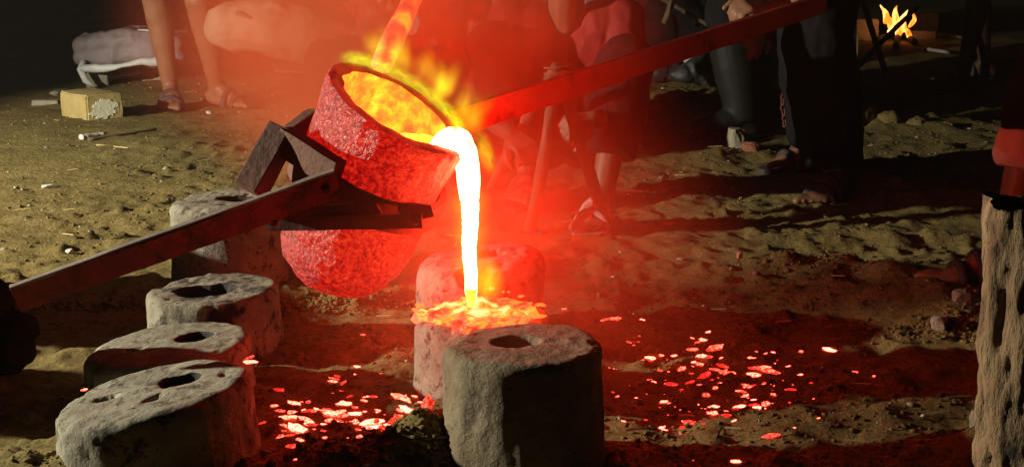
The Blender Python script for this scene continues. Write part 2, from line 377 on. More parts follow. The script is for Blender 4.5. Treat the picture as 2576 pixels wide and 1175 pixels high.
# soil
m, nt, out = newmat('soil')
b = nt.nodes.new('ShaderNodeBsdfPrincipled'); nt.links.new(b.outputs[0], out.inputs[0]); b.inputs['Roughness'].default_value = 0.95
b.inputs['Specular IOR Level'].default_value = 0.15
v = coord(nt, 'Object')
f1 = noise(nt, 1.3, 6, 0.65, v); f2 = noise(nt, 26, 6, 0.7, v)
ff = math_(nt, 'ADD', math_(nt, 'MULTIPLY', f1, 0.55), math_(nt, 'MULTIPLY', f2, 0.45))
f3 = noise(nt, 75, 4, 0.6, v, 0.8); ff = math_(nt, 'SUBTRACT', ff, math_(nt, 'MULTIPLY', math_(nt, 'GREATER_THAN', f3, 0.585), 0.16))
nt.links.new(ramp(nt, [(0.3, (0.13, 0.087, 0.033)), (0.48, (0.225, 0.157, 0.057)), (0.62, (0.3, 0.217, 0.085)), (0.72, (0.36, 0.275, 0.125))], ff), b.inputs['Base Color'])
bn = nt.nodes.new('ShaderNodeBump'); bn.inputs['Strength'].default_value = 1.0; bn.inputs['Distance'].default_value = 0.016
nt.links.new(noise(nt, 55, 8, 0.72, v), bn.inputs['Height']); nt.links.new(bn.outputs[0], b.inputs['Normal'])
MAT['soil'] = m

def vol(name, color, dens, scale, soft=1.5, nscale=3.0, lo=0.35, hi=0.7, emis=None, estr=0.0, aniso=0.0, absorb=None):
    """a puff: density falls off from the centre of the object's own ball, broken up by noise"""
    m, nt, out = newmat(name)
    pv = nt.nodes.new('ShaderNodeVolumePrincipled'); nt.links.new(pv.outputs[0], out.inputs[1])
    v = coord(nt, 'Object')
    ln = nt.nodes.new('ShaderNodeVectorMath'); ln.operation = 'LENGTH'; nt.links.new(v, ln.inputs[0])
    f = math_(nt, 'SUBTRACT', 1.0, ln.outputs['Value'], True); f = math_(nt, 'POWER', f, soft)
    if nscale:
        nz = noise(nt, nscale, 3, 0.55, v, 0.5)
        k = ramp(nt, [(lo, (0, 0, 0)), (hi, (1, 1, 1))], nz)
        f = math_(nt, 'MULTIPLY', f, k)
    pv.inputs['Color'].default_value = (*color, 1); pv.inputs['Anisotropy'].default_value = aniso
    nt.links.new(math_(nt, 'MULTIPLY', f, dens), pv.inputs['Density'])
    if emis:
        pv.inputs['Emission Color'].default_value = (*emis, 1)
        nt.links.new(math_(nt, 'MULTIPLY', f, estr), pv.inputs['Emission Strength'])
    return m

# ------------------------------------------------------------------ ground
MOUNDS = []   # x, y, rx, ry, height
def mound(px, py, rx, ry, h): g = G(px, py); MOUNDS.append((g.x, g.y, rx, ry, h))
for a in [(1150, 1150, .14, .07, .04), (1010, 1150, .16, .1, .03), (300, 1170, .2, .08, .035), (1000, 900, .14, .1, .022), (900, 775, .3, .12, .02),
          (2250, 720, .35, .25, .05), (2420, 820, .16, .1, .03), (2000, 700, .3, .1, .025), (1700, 260, .5, .5, .05), (1850, 400, .35, .2, .03),
          (1980, 290, .3, .25, .1), (2280, 320, .35, .2, .05), (2120, 460, .3, .15, .05), (150, 900, .12, .05, .02), (560, 560, .4, .2, .02), (2300, 1050, .4, .07, .02),
          (2300, 600, .5, .09, .03), (2350, 510, .4, .1, .04), (2150, 760, .3, .05, .02), (1600, 690, .3, .05, .02), (2500, 1175, .12, .08, .04)]:
    mound(*a)
def height(x, y, fine=True):
    x = np.atleast_1d(np.asarray(x, float)); y = np.atleast_1d(np.asarray(y, float))
    p = np.stack([x, y, np.zeros_like(x)], 1)
    h = 0.02 * fbm(p * 0.9, 2, 1) + 0.007 * fbm(p * 3.1, 3, 5)
    for (mx, my, rx, ry, mh) in MOUNDS:
        d = ((x - mx) / rx) ** 2 + ((y - my) / ry) ** 2
        h = h + mh * np.exp(-d * 1.4) * (1 + 0.45 * vnoise(p * 14, 9))
    if fine:
        q = fbm(p * np.array([9, 12, 1]), 3, 11); h = h + 0.006 * q
        r = fbm(p * np.array([24, 30, 1]), 4, 21); h = h + 0.006 * np.maximum(r, -0.4) + .011 * np.clip(r - .25, 0, 1) * np.clip(.6 + 1.5 * vnoise(p * 2.3, 41), 0, 1)
        # trodden pits and toe scuffs
        s_ = vnoise(p * np.array([11, 17, 1]) + 3, 33); h = h - 0.02 * np.clip(s_ - 0.42, 0, 1)
    return h
def gh(x, y): return float(height(x, y)[0])
def axis(c, w_, step, far, grow):
    a = [0.0]; s = step
    while a[-1] < far:
        if a[-1] > w_: s *= grow
        a.append(a[-1] + s)
    a = np.array(a); return np.concatenate([c - a[:0:-1], c + a])
xs = axis(0.1, 1.25, 0.0085, 60, 1.045)
ys = [1.55]; st = 0.0085
while ys[-1] < 120:
    if ys[-1] > 3.0: st *= 1.011 if ys[-1] < 12 else 1.08
    ys.append(ys[-1] + st)
ys = np.concatenate([np.array([-40, -10, -3, 0, 0.8, 1.3]), np.array(ys)])
X, Y = np.meshgrid(xs, ys); nx, ny = len(xs), len(ys)
H_ = height(X.ravel(), Y.ravel())
V = np.stack([X.ravel(), Y.ravel(), H_], 1)
ii = (np.arange(ny - 1)[:, None] * nx + np.arange(nx - 1)[None, :]).ravel()
Fq = np.stack([ii, ii + 1, ii + nx + 1, ii + nx], 1)
me = bpy.data.meshes.new('ground'); me.vertices.add(len(V)); me.vertices.foreach_set('co', V.ravel())
me.loops.add(Fq.size); me.loops.foreach_set('vertex_index', Fq.ravel()); me.polygons.add(len(Fq))
me.polygons.foreach_set('loop_start', np.arange(len(Fq)) * 4); me.polygons.foreach_set('loop_total', np.full(len(Fq), 4)); me.update(calc_edges=True)
me.polygons.foreach_set('use_smooth', [True] * len(Fq)); me.materials.append(MAT['soil'])
ground = bpy.data.objects.new('ground', me); COL.objects.link(ground); tag(ground, kind='structure', label='trodden ochre earth with pits and ridges')
print('ground verts', len(V))

# ------------------------------------------------------------------ moulds
def mould(label, cx, cy, r, h, hole, tilt=(0, 0), mat='clay', seed=0, holes=(), shoulder=0.012, sx=1.0, base=1.06, soot=True, sink=0.02):
    """clay casting mould: uneven drum with a pouring hole; hole=(dx,dy,hx,hy)"""
    gz = gh(cx, cy) - sink; h = h - gz
    root = thing('clay_mould', (cx, cy, gz), label, 'mould', 'clay moulds on the ground')
    n = 120; prof = []
    for k in range(15): t = k / 14; prof.append(('o', 1 + (base - 1) * (1 - t) ** 2, t * (1 - shoulder / h)))
    for k in range(1, 5): a = PI / 2 * k / 4; prof.append(('o', 1 - shoulder / r * (1 - math.cos(a)) , 1 - shoulder / h + shoulder / h * math.sin(a)))
    for k in range(1, 13): prof.append(('t', k / 13, 1.0))
    for k in range(0, 5): a = PI / 2 * k / 4; prof.append(('h', 1 - 0.12 * math.sin(a), 1 - 0.10 * (1 - math.cos(a))))
    for k in range(1, 5): prof.append(('h', 0.86 - 0.04 * k, 1 - 0.1 - 0.16 * k))
    V = []; th = np.arange(n) / n * 2 * PI
    wob = 1 + 0.018 * vnoise(np.stack([np.cos(th) * 1.4, np.sin(th) * 1.4, np.full(n, seed * 3.1)], 1), seed) + 0.01 * vnoise(np.stack([np.cos(th) * 4, np.sin(th) * 4, np.full(n, seed * 1.7)], 1), seed)
    hw = 1 + 0.08 * vnoise(np.stack([np.cos(th) * 2.2, np.sin(th) * 2.2, np.full(n, seed * 5.3)], 1), seed + 3) + 0.04 * vnoise(np.stack([np.cos(th) * 6, np.sin(th) * 6, np.full(n, seed * 5.3)], 1), seed + 4)
    ox = np.cos(th) * wob * r * sx; oy = np.sin(th) * wob * r
    hx = hole[0] + np.cos(th) * hw * hole[2]; hy = hole[1] + np.sin(th) * hw * hole[3]
    sh = 1 - shoulder / r
    for (kd, a, z) in prof:
        if kd == 'o': x, y = ox * a, oy * a
        elif kd == 't': x = ox * sh * (1 - a) + hx * a; y = oy * sh * (1 - a) + hy * a
        else: x = hole[0] + (hx - hole[0]) * a; y = hole[1] + (hy - hole[1]) * a
        V.append(np.stack([x, y, np.full(n, z * h)], 1))
    V = np.concatenate(V); m = len(prof)
    # lumps, finger marks, spalls
    q = V * 1.0 + seed * 2.7
    lum = fbm(q * np.array([14, 14, 9]), 4, seed + 50) + .8 * fbm(q * np.array([34, 34, 5]), 2, seed + 55) * (V[:, 2] < h * .93); fine_ = fbm(q * 55, 3, seed + 60)
    rad = np.stack([V[:, 0], V[:, 1], np.zeros(len(V))], 1); rad /= (np.linalg.norm(rad, axis=1)[:, None] + 1e-6)
    kind = np.repeat(np.array([0 if p[0] == 'o' else 1 for p in prof]), n)
    V[kind == 0] += (rad * (0.0036 * lum + 0.0013 * fine_)[:, None])[kind == 0]
    V[:, 2] += np.where(kind == 1, 0.0022 * lum + 0.0014 * fine_, 0.003 * lum * (V[:, 2] / h) ** 4)
    chip = fbm(q * np.array([20, 20, 20]), 3, seed + 77); edge = (V[:, 2] / h > 0.9) & (kind == 0)
    V[edge, 2] -= 0.02 * np.clip(chip[edge] - 0.3, 0, 1)
    pit = vnoise(q * np.array([36, 36, 1]), seed + 81); V[:, 2] -= np.where(kind == 1, 0.02 * np.clip(pit - 0.62, 0, 1), 0)
    for (dx, dy, a, b_) in holes:     # vents
        d = ((V[:, 0] - dx) / a) ** 2 + ((V[:, 1] - dy) / b_) ** 2
        V[:, 2] -= np.where((kind == 1) & (d < 1.2), 0.035 * np.clip(1.2 - d, 0, 1) ** 0.5, 0)
    # tilt of the top
    V[:, 2] += (V[:, 0] * tilt[0] + V[:, 1] * tilt[1]) * (V[:, 2] / h)
    F = []; midx = []
    for i in range(m - 1):
        for k in range(n):
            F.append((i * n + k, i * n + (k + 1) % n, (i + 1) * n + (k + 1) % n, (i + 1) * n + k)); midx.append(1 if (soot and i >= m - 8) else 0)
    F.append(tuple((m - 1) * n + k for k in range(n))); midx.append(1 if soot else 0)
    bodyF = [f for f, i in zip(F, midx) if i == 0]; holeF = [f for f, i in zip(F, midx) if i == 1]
    def sub(name, FF, mt):
        used = sorted({i for f in FF for i in f}); mp = {u: k for k, u in enumerate(used)}
        return mk(name, [V[u] + np.array([cx, cy, gz]) for u in used], [tuple(mp[i] for i in f) for f in FF], MAT[mt], root)
    sub('drum', bodyF, mat)
    if holeF: sub('pouring_hole', holeF, 'soot' if soot else mat)
    return root

def mpos(px, Yd): return (px - IW / 2) / FPX * Yd * (1 / math.cos(PITCH)) * 0.98
A_ = mould('large pale clay mould in the near left corner, leaning, with two small vents', mpos(345, 2.1), 2.1, .152, .1, (.035, .03, .036, .034), (0.17, 0), 'clay', 1, ((-.075, -.005, .013, .014), (.012, -.045, .011, .012)), .02, 1.0)
B_ = mould('pale clay mould directly behind the near left one, hole towards the right', mpos(390, 2.4), 2.4, .147, .085, (.04, .03, .038, .038), (0.1, 0), 'clay', 2, ((-.055, -.02, .011, .011),), .02)
C_ = mould('clay mould with blackened top and wide hole, under the left bar', mpos(512, 2.68), 2.68, .128, .115, (-.01, -.012, .066, .052), (0.04, 0), 'clay_sooty', 3, (), .016)
D_ = mould('farthest clay mould on the left, half hidden behind the left bar', mpos(565, 3.18), 3.18, .135, .2, (.02, 0, .05, .045), (0.02, 0), 'clay', 4, (), .018)
E_ = mould('clay mould receiving the molten metal, its top covered by glowing spill', mpos(1210, 2.44), 2.44, .122, .128, (-.01, .0, .035, .035), (0.02, 0), 'clay', 5, (), .016)
F_ = mould('clay mould nearest the camera right of the stream, crumbling brown front', mpos(1318, 2.07), 2.07, .122, .185, (-.012, .012, .04, .036), (0.02, 0), 'clay_brown', 6, (), .016, soot=False)
G_ = mould('round shouldered clay mould behind the stream with one small hole', mpos(1208, 2.76), 2.76, .13, .165, (.022, 0, .03, .034), (0.09, 0), 'clay', 8, (), .035, soot=False)
# two unseen moulds added left of the picture to throw shade on the ground
mould('low unseen mould added left of the picture edge to shade the ground', -1.36, 2.42, .13, .2, (0, 0, .04, .04), (0, 0), 'clay', 9)
mould('tall unseen mould added left of the picture edge to shade the ground', -1.42, 2.88, .2, .28, (0, 0, .04, .04), (0, 0), 'clay', 10)

# ------------------------------------------------------------------ crucible
U = Vector((0.37, -0.17, 0.91)).normalized()
C_top = P(1000, 262, 2.50)                      # centre of the opening
C_bot = C_top - U * 0.385
side = (Vector((1, 0, 0)) - U * U.x).normalized()   # pouring side
fwd = U.cross(side)
def cr(r, an, z):
    if z > .18: z = z - ((z - .18) / .2) ** 1.3 * r * (.17 * math.cos(an) - .05 * math.sin(an))   # rim worn lower on the pouring side
    return C_bot + side * (r * math.cos(an)) + fwd * (r * math.sin(an)) + U * z
croot = thing('crucible', C_bot, 'red hot pitted crucible tilted to the right and pouring', 'crucible')
def lathe(prof, n, amp, freq, seed, lip=True):
    V = []; 
    for (r, z) in prof:
        for k in range(n):
            an = 2 * PI * k / n; rr, zz = r, z
            if lip and z > 0.28:
                g = math.exp(-((an if an < PI else an - 2 * PI) / 0.42) ** 2) * ((z - 0.28) / 0.105) ** 1.5
                rr += 0.014 * g; zz -= 0.014 * g
            V.append(cr(rr, an, zz))
    V = np.array([tuple(v) for v in V]); c = np.array(C_bot)
    ax = np.array(U); rel = V - c; al = rel @ ax; rd = rel - al[:, None] * ax; rd /= np.linalg.norm(rd, axis=1)[:, None] + 1e-9
    V = V + rd * (fbm(rel * freq, 4, seed) * amp)[:, None] + np.outer(fbm(rel * 30, 2, seed + 5) * amp * 0.6, ax)
    F = [(i * n + k, i * n + (k + 1) % n, (i + 1) * n + (k + 1) % n, (i + 1) * n + k) for i in range(len(prof) - 1) for k in range(n)]
    return V, F
def dense(p, m_=4):
    o = []
    for a, b_ in zip(p[:-1], p[1:]):
        for k in range(m_): t = k / m_; o.append((a[0] * (1 - t) + b_[0] * t, a[1] * (1 - t) + b_[1] * t))
    return o + [p[-1]]
outer = dense([(.002, 0), (.04, .003), (.075, .016), (.1, .04), (.117, .075), (.126, .12), (.130, .2), (.134, .3), (.137, .368), (.134, .378), (.126, .381), (.107, .378)])
V, F = lathe(outer, 128, 0.0035, 42, 3); nr = len(outer); cut = (nr - 9) * 128
mk('shell', V[:cut + 128], F[:cut], MAT['crucible'], croot); mk('rim', V[cut:], [tuple(i - cut for i in f) for f in F[cut:]], MAT['rim'], croot)
inner = dense([(.107, .378), (.105, .36), (.104, .3), (.1, .2), (.08, .12), (.04, .09), (.002, .085)])
V, F = lathe(inner, 128, 0.0025, 38, 3); mk('glowing_lining', V, F, MAT['hot_lining'], croot)

# ------------------------------------------------------------------ molten metal: pool in the crucible, stream, spill on the mould
mroot = thing('molten_metal', (E_.location.x, E_.location.y, .14), 'white hot molten metal running from the crucible lip into the mould', 'molten metal')
lipP = cr(.128, 0, .366)
# pool: level sheet cut to the tilted lining
pool = []; NP = 64
zl = lipP.z + 0.012
for k in range(NP):
    an = 2 * PI * k / NP
    # walk along the inner wall until the point is at pool level
    best = None
    for z in np.linspace(.10, .372, 60):
        r_ = np.interp(z, [.09, .12, .2, .3, .36, .381], [.04, .08, .1, .104, .105, .107])
        if z > .28: r_ += 0.014 * math.exp(-((an if an < PI else an - 2 * PI) / 0.42) ** 2) * ((z - 0.28) / 0.105) ** 1.5
        p = cr(r_ - 0.001, an, z)
        if best is None or abs(p.z - zl) < abs(best.z - zl): best = p
    pool.append(best)
ctr = sum(pool, Vector()) / NP
Vp = []; Fp = []
for j in range(8):
    t = j / 7 * 0.99 + 0.01
    for p in pool: Vp.append(ctr.lerp(p, t) + Vector((0, 0, 0.003 * math.sin(37 * p.x * t + 51 * p.y))))
for j in range(7):
    for k in range(NP): Fp.append((j * NP + k, j * NP + (k + 1) % NP, (j + 1) * NP + (k + 1) % NP, (j + 1) * NP + k))
Fp.append(tuple(range(NP - 1, -1, -1)))
mk('melt_pool', Vp, Fp, MAT['melt_pool'], mroot)
Etop = Vector((E_.location.x - .01, E_.location.y, .132))
Sx = P(1183, 700, 2.44)
S0 = lipP + Vector((.024, -.006, -.085))
path = [ctr.lerp(lipP, .35) + Vector((0, 0, -.035)), lipP + Vector((-.035, 0, -.016)), lipP + Vector((-.006, 0, .008)), lipP + Vector((.010, -.003, -.004)), lipP + Vector((.020, -.005, -.03)), S0]
for t in np.linspace(0, 1, 16)[1:]:
    e = Vector((Sx.x + .001, Etop.y - .01, .165)); path.append(S0.lerp(e, t) + Vector((0.0015 * math.sin(9 * t), 0, 0)))
rad = [.022, .031, .031, .027, .0225, .019] + list(np.linspace(.0165, .0105, 15))
def smooth_path(pts, rr, k=5):
    o, q = [], []
    for i in range(len(pts) - 1):
        p0, p1, p2, p3 = pts[max(i - 1, 0)], pts[i], pts[i + 1], pts[min(i + 2, len(pts) - 1)]
        for j in range(k):
            t = j / k; o.append(.5 * ((2 * p1) + (p2 - p0) * t + (2 * p0 - 5 * p1 + 4 * p2 - p3) * t * t + (3 * p1 - p0 - 3 * p2 + p3) * t ** 3)); q.append(rr[i] * (1 - t) + rr[i + 1] * t)
    return o + [pts[-1]], q + [rr[-1]]
sp_, sr_ = smooth_path(path, rad); mbs = MB(); mbs.tube(sp_, [r * (1 + .05 * math.sin(.9 * k) * math.sin(.37 * k)) for k, r in enumerate(sr_)], 28); mbs.noise(0.0012, 26, 4)
st_ = mbs.build('stream', MAT['melt'], mroot)
# last thin thread into the mould
mbs = MB(); mbs.tube([path[-1] + Vector((0, 0, .012)), path[-1] - Vector((0, 0, .02)), path[-1] - Vector((0, 0, .07))], [.011, .006, .008], 14); mbs.noise(.001, 60, 2)
mbs.build('thread', MAT['melt_pool'], mroot)
# spill sheet on top of the mould
n = 90; rings = 16; Vs = []
ex, ey = E_.location.x, E_.location.y
for j in range(rings):
    t = (j + 0.3) / (rings - 0.7)
    for k in range(n):
        an = 2 * PI * k / n
        rr = (.096 + .022 * vnoise([[math.cos(an) * 3, math.sin(an) * 3, .5]], 3)[0] + .013 * vnoise([[math.cos(an) * 11, math.sin(an) * 11, .5]], 4)[0])
        if abs(an - 1.5 * PI) < 1.7: rr += 0.012
        Vs.append((ex + math.cos(an) * rr * t, ey + math.sin(an) * rr * t, 0))
Vs = np.array(Vs); q = fbm(Vs * 34, 4, 8); tt = np.repeat((np.arange(rings) + .3) / (rings - .7), n)
Vs[:, 2] = .134 + (Vs[:, 0] - ex) * .02 + .008 * (1 - tt ** 2) + .007 * q + np.where(tt > .97, -.014, 0)
Fs = [(j * n + k, j * n + (k + 1) % n, (j + 1) * n + (k + 1) % n, (j + 1) * n + k) for j in range(rings - 1) for k in range(n)] + [tuple(range(n - 1, -1, -1))]
Vs -= np.array([ex - .02, ey, .134]); spo = mk('spill', Vs, Fs, MAT['spill_sheet']); spo.location = (ex - .02, ey, .134); spo.parent = mroot; spo.matrix_parent_inverse = mroot.matrix_basis.inverted()

# ------------------------------------------------------------------ embers and splashed drops of metal
def chunk_mesh(name, seed, r=1.0, flat=0.5, mat=None, sub=1):
    bm = bmesh.new(); bmesh.ops.create_icosphere(bm, subdivisions=sub, radius=r)
    g = random.Random(seed)
    st = (g.uniform(.7, 1.5), g.uniform(.6, 1.1), flat * g.uniform(.7, 1.3))
    for v in bm.verts:
        k = 1 + g.uniform(-.3, .3); v.co = Vector((v.co.x * st[0] * k, v.co.y * st[1] * k, v.co.z * st[2] * k))
    me = bpy.data.meshes.new(name); bm.to_mesh(me); bm.free(); me.materials.append(mat); me.polygons.foreach_set('use_smooth', [True] * len(me.polygons)); return me
EM = [chunk_mesh('ember', s, 1, .65, MAT['ember'], 2) for s in range(8)]
def ember(px, py, size, label, group, z=None):
    g = G(px, py, 0 if z is None else z)
    zz = gh(g.x, g.y) if z is None else z
    o = bpy.data.objects.new('ember', random.choice(EM)); COL.objects.link(o)
    o.location = (g.x, g.y, zz + size * .2); o.scale = (size * 1.6, size * .85, size * .8)
    o.rotation_euler = (random.uniform(-.3, .3), random.uniform(-.3, .3), random.uniform(-.6, .6))
    tag(o, label, 'ember', group); return o
LR, GR = 'glowing red ember strewn over the dark earth right of the moulds', 'embers scattered right of the moulds'
# clusters read off the photograph (2576 px wide): x, y, half width px
right = [(1535, 808, 14), (1420, 780, 5), (1617, 818, 4), (1610, 838, 3), (1605, 850, 4), (1592, 856, 6), (1780, 830, 6), (1770, 848, 9), (1755, 852, 9), (1738, 862, 10),
 (1640, 875, 9), (1618, 880, 6), (1665, 877, 8), (1690, 875, 9), (1540, 902, 6), (1800, 878, 14), (1785, 890, 16), (1765, 888, 9), (1820, 900, 10), (1760, 905, 8), (1800, 912, 14), (1715, 913, 10), (1665, 912, 7), (1740, 920, 8),
 (1775, 928, 14), (1790, 936, 9), (1835, 925, 14), (1820, 918, 8), (1905, 880, 8), (1890, 890, 6), (1925, 886, 6), (1945, 880, 6), (1955, 890, 4), (2015, 883, 5), (2090, 878, 12), (2030, 903, 4), (1985, 905, 4), (2012, 928, 6),
 (1893, 910, 7), (1915, 908, 12), (1935, 918, 14), (1950, 922, 10), (1900, 923, 9), (1925, 906, 6), (1690, 944, 8), (1735, 946, 8), (1715, 958, 4), (1800, 955, 14), (1812, 948, 7), (1775, 970, 10), (1860, 958, 10), (1885, 955, 9), (1905, 950, 10),
 (1920, 945, 8), (1872, 962, 7), (1875, 975, 7), (1645, 942, 6), (1590, 945, 4), (1545, 970, 7), (1552, 980, 5), (1610, 985, 5), (1600, 982, 4), (1670, 985, 6), (1682, 988, 5), (1803, 988, 6), (1785, 990, 4), (1945, 983, 10), (1990, 973, 7),
 (1715, 1008, 4), (1807, 1008, 6), (1830, 1010, 10), (1855, 1000, 7), (1870, 1002, 10), (1895, 1006, 12), (1925, 1000, 11), (1910, 1010, 9), (1880, 1022, 11), (1905, 1022, 9), (1850, 1020, 8), (1880, 1030, 8), (1920, 1024, 6), (1780, 1016, 5), (1625, 1036, 5),
 (1660, 1043, 12), (1672, 1046, 9), (1725, 1032, 10), (1735, 1040, 10), (1720, 1044, 7), (1795, 1036, 9), (1785, 1030, 8), (1760, 1044, 4), (1770, 1050, 4), (1830, 1045, 12), (1845, 1050, 10), (1940, 1088, 13), (1850, 1134, 9), (1745, 1134, 3), (2150, 940, 4), (2200, 955, 6), (2000, 1076, 3), (2060, 1066, 4)]
for k in range(60):
    right.append((random.gauss(1800, 130), random.gauss(965, 60), random.choice([2, 2, 3, 3, 4])))
for (x, y, s) in right:
    ember(x + random.uniform(-2, 2), y + random.uniform(-1, 1), s * random.choice([.45, .6, .8, .95, 1.1]) / FPX * G(x, y).y, LR, GR)
LL, GL = 'glowing red ember in the drift between the left and middle moulds', 'embers drifted between the moulds'
left = [(755, 1118, 16), (735, 1122, 12), (785, 1112, 11), (745, 1160, 7), (865, 1118, 7), (950, 1155, 6), (815, 1105, 7), (905, 1126, 6), (840, 955, 7), (850, 945, 6), (835, 940, 7), (862, 962, 9), (848, 937, 4), (893, 940, 4), (900, 925, 5), (912, 838, 5), (870, 908, 3), (990, 860, 2),
        (700, 975, 9), (690, 1010, 8), (705, 1020, 9), (760, 995, 9), (775, 1003, 8), (740, 1010, 8), (838, 988, 5), (862, 985, 4), (765, 1030, 7), (715, 1065, 5), (660, 1058, 4), (985, 1070, 7), (960, 940, 3)]
def inpoly(x, y):   # the drift
    t = (x - 690) / 400; yc = 1050 + 14 * math.sin(2 + 3 * t) - 8 * t; return abs(y - yc) < 30 + 22 * t
k = 0
while k < 100:
    x = random.uniform(700, 1085); y = random.uniform(985, 1108)
    if inpoly(x, y): left.append((x, y, random.choice([4, 5, 6, 7, 8, 10, 13]))); k += 1
for (x, y, s) in left: ember(x, y, s * random.choice([.4, .55, .75, .95, 1.2]) / FPX * G(x, y).y, LL, GL)
# heaped coals at the foot of the middle mould
coals = [(1075, 1005, 24), (1040, 1030, 15), (1015, 1045, 14), (985, 1030, 13), (1000, 1022, 13), (965, 1058, 12), (1035, 1055, 13), (1062, 1045, 12), (1050, 1072, 12), (990, 1066, 12), (1025, 1078, 11), (1000, 1088, 11), (945, 1028, 12), (1010, 1060, 12), (975, 1082, 10)]
CO = [chunk_mesh('coal', 40 + s, 1, .85, MAT['hot_coal'], 2) for s in range(5)]
for i, (x, y, s) in enumerate(coals):
    g = G(x, y, .02); o = bpy.data.objects.new('hot_coal', CO[i % 5]); COL.objects.link(o)
    r = s / FPX * g.y; o.scale = (r, r, r); o.location = (g.x, g.y, gh(g.x, g.y) + r * .75); o.rotation_euler = (random.random() * 6, random.random() * 6, random.random() * 6)
    if i == 0: tag(o, 'largest round red coal against the foot of the middle mould', 'coal', 'coals heaped at the mould')
    else: tag(o, 'dark red glowing coal heaped at the foot of the middle mould', 'coal', 'coals heaped at the mould')
# splashes lying on the moulds
for (x, y, s, z, lb) in [(630, 912, 9, .12, 'bright ember stuck to the right rim of the second left mould'), (628, 900, 6, .125, 'tiny ember above the bright one on the second left mould rim'), (212, 981, 6, .12, 'single ember on the top of the near left mould'),
                     (1143, 676, 8, .17, 'bright drop of metal flying left of the stream')]:
    o = ember(x, y, s / FPX * 2.2, lb, None, z); 
    if 'flying' in lb: o.location = P(x, y, 2.5)
chips = []
for i in range(34):
    an = random.uniform(PI * .95, PI * 2.05) if i < 26 else random.uniform(0, PI)
    rr = random.uniform(.075, .128)
    chips.append((ex + rr * math.cos(an), ey + rr * math.sin(an)))
SP = [chunk_mesh('splash', 80 + s, 1, .6, MAT['spill'], 2) for s in range(5)]
for i, (x, y) in enumerate(chips):
    o = bpy.data.objects.new('metal_splash', SP[i % 5]); COL.objects.link(o); r = random.choice([.0025, .0035, .005, .006, .0085])
    o.location = (x, y, .139 + random.uniform(0, .004)); o.scale = (r * 1.3, r, r * .8); o.rotation_euler = (0, 0, random.random() * 6)
    tag(o, 'lump of glowing spilled metal on the rim of the receiving mould', 'metal lump', 'splashed metal on the mould')

# ------------------------------------------------------------------ carrying frame
fr = thing('carrying_frame', P(760, 540, 2.36), 'iron carrying frame with two long red bars clamped round the crucible', 'carrying frame')
Lend, Latt = P(40, 755, 2.24), P(852, 462, 2.36)
mb = MB(); mb.bar(Lend, Latt, .012, .046, (0, -.25, 1), 24); mb.noise(.0025, 9, 1); mb.build('long_bar', MAT['shaded_red_iron'], fr, False)
mb = MB(); d = (Latt - Lend).normalized(); upv = (Vector((0, -.25, 1)) - d * Vector((0, -.25, 1)).dot(d)).normalized()
mb.bar(Lend + upv * .0255, Latt + upv * .0255, .011, .005, (0, -.25, 1), 12); mb.noise(.0012, 14, 1); mb.build('lit_edge', MAT['lit_edge_iron'], fr, False)  # thin pale strip painting the bar's lamp-lit top edge
Ratt, Rend = P(1120, 318, 2.62), P(2075, 8, 3.95)
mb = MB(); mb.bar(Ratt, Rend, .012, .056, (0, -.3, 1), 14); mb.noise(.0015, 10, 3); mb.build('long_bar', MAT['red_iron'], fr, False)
# clamp ring round the crucible
n = 72; V = []; zc = .228
for k in range(n):
    an = 2 * PI * k / n
    for (r, z) in ((.1335, zc - .028), (.147, zc - .028), (.147, zc + .028), (.1345, zc + .028)): V.append(cr(r, an, z))
F = [(4 * k + i, 4 * k + (i + 1) % 4, 4 * ((k + 1) % n) + (i + 1) % 4, 4 * ((k + 1) % n) + i) for k in range(n) for i in range(4)]
o = mk('clamp_ring', V, F, MAT['iron'], fr, False)
# straight cross bar below and the gusset plates
Yf = 2.352
mb = MB(); mb.bar(P(672, 563, Yf + .02), P(1062, 556, Yf - .02), .01, .024, (0, 0, 1), 6); mb.noise(.0008, 20, 2); mb.build('cross_bar', MAT['iron'], fr, False)
def plate(name, pts, Yd, th=.008):
    mb = MB(); mb.prism([P(x, y, Yd) for x, y in pts], (0, th, 0)); o = mb.build(name, MAT['iron'], fr, False); return o
plate('gusset_plate', [(672, 552), (690, 500), (838, 436), (905, 478), (830, 503), (770, 507), (775, 516), (840, 518), (900, 512), (945, 512), (962, 540), (940, 554)], Yf + .004)
plate('gusset_plate', [(962, 552), (972, 541), (1004, 543), (998, 512), (1040, 512), (1085, 518), (1092, 546), (1060, 552)], Yf - .004)
plate('gusset_plate', [(905, 476), (960, 500), (1010, 513), (955, 514), (900, 512), (850, 500)], Yf + .006)
# upright grip and its arm on the far left of the ring
mb = MB(); mb.bar(P(715, 325, 2.46), P(628, 482, 2.42), .05, .045, (.9, 0, .4), 4); mb.noise(.0015, 25, 5); mb.build('upright_grip', MAT['iron'], fr, False, 0.002)
mb = MB(); mb.bar(P(712, 352, 2.45), P(850, 440, 2.38), .03, .05, (0, 0, 1), 4); mb.noise(.0015, 25, 6); mb.build('grip_arm', MAT['iron'], fr, False, 0.002)
mb = MB(); mb.bar(P(735, 350, 2.5), P(800, 300, 2.55), .03, .05, (0, 0, 1), 4); mb.noise(.003, 25, 6); mb.build('ring_lug', MAT['iron'], fr, False, 0.004)
for (x, y, Yd) in ((700, 528, 2.342), (820, 480, 2.345), (1030, 533, 2.334), (690, 562, 2.338), (1045, 557, 2.322), (640, 545, 2.33)):
    c = P(x, y, Yd); mb = MB(); mb.tube([c + Vector((0, .012, 0)), c, c - Vector((0, .004, 0))], [.008, .008, .005], 6); mb.build('bolt', MAT['iron'], fr, False)
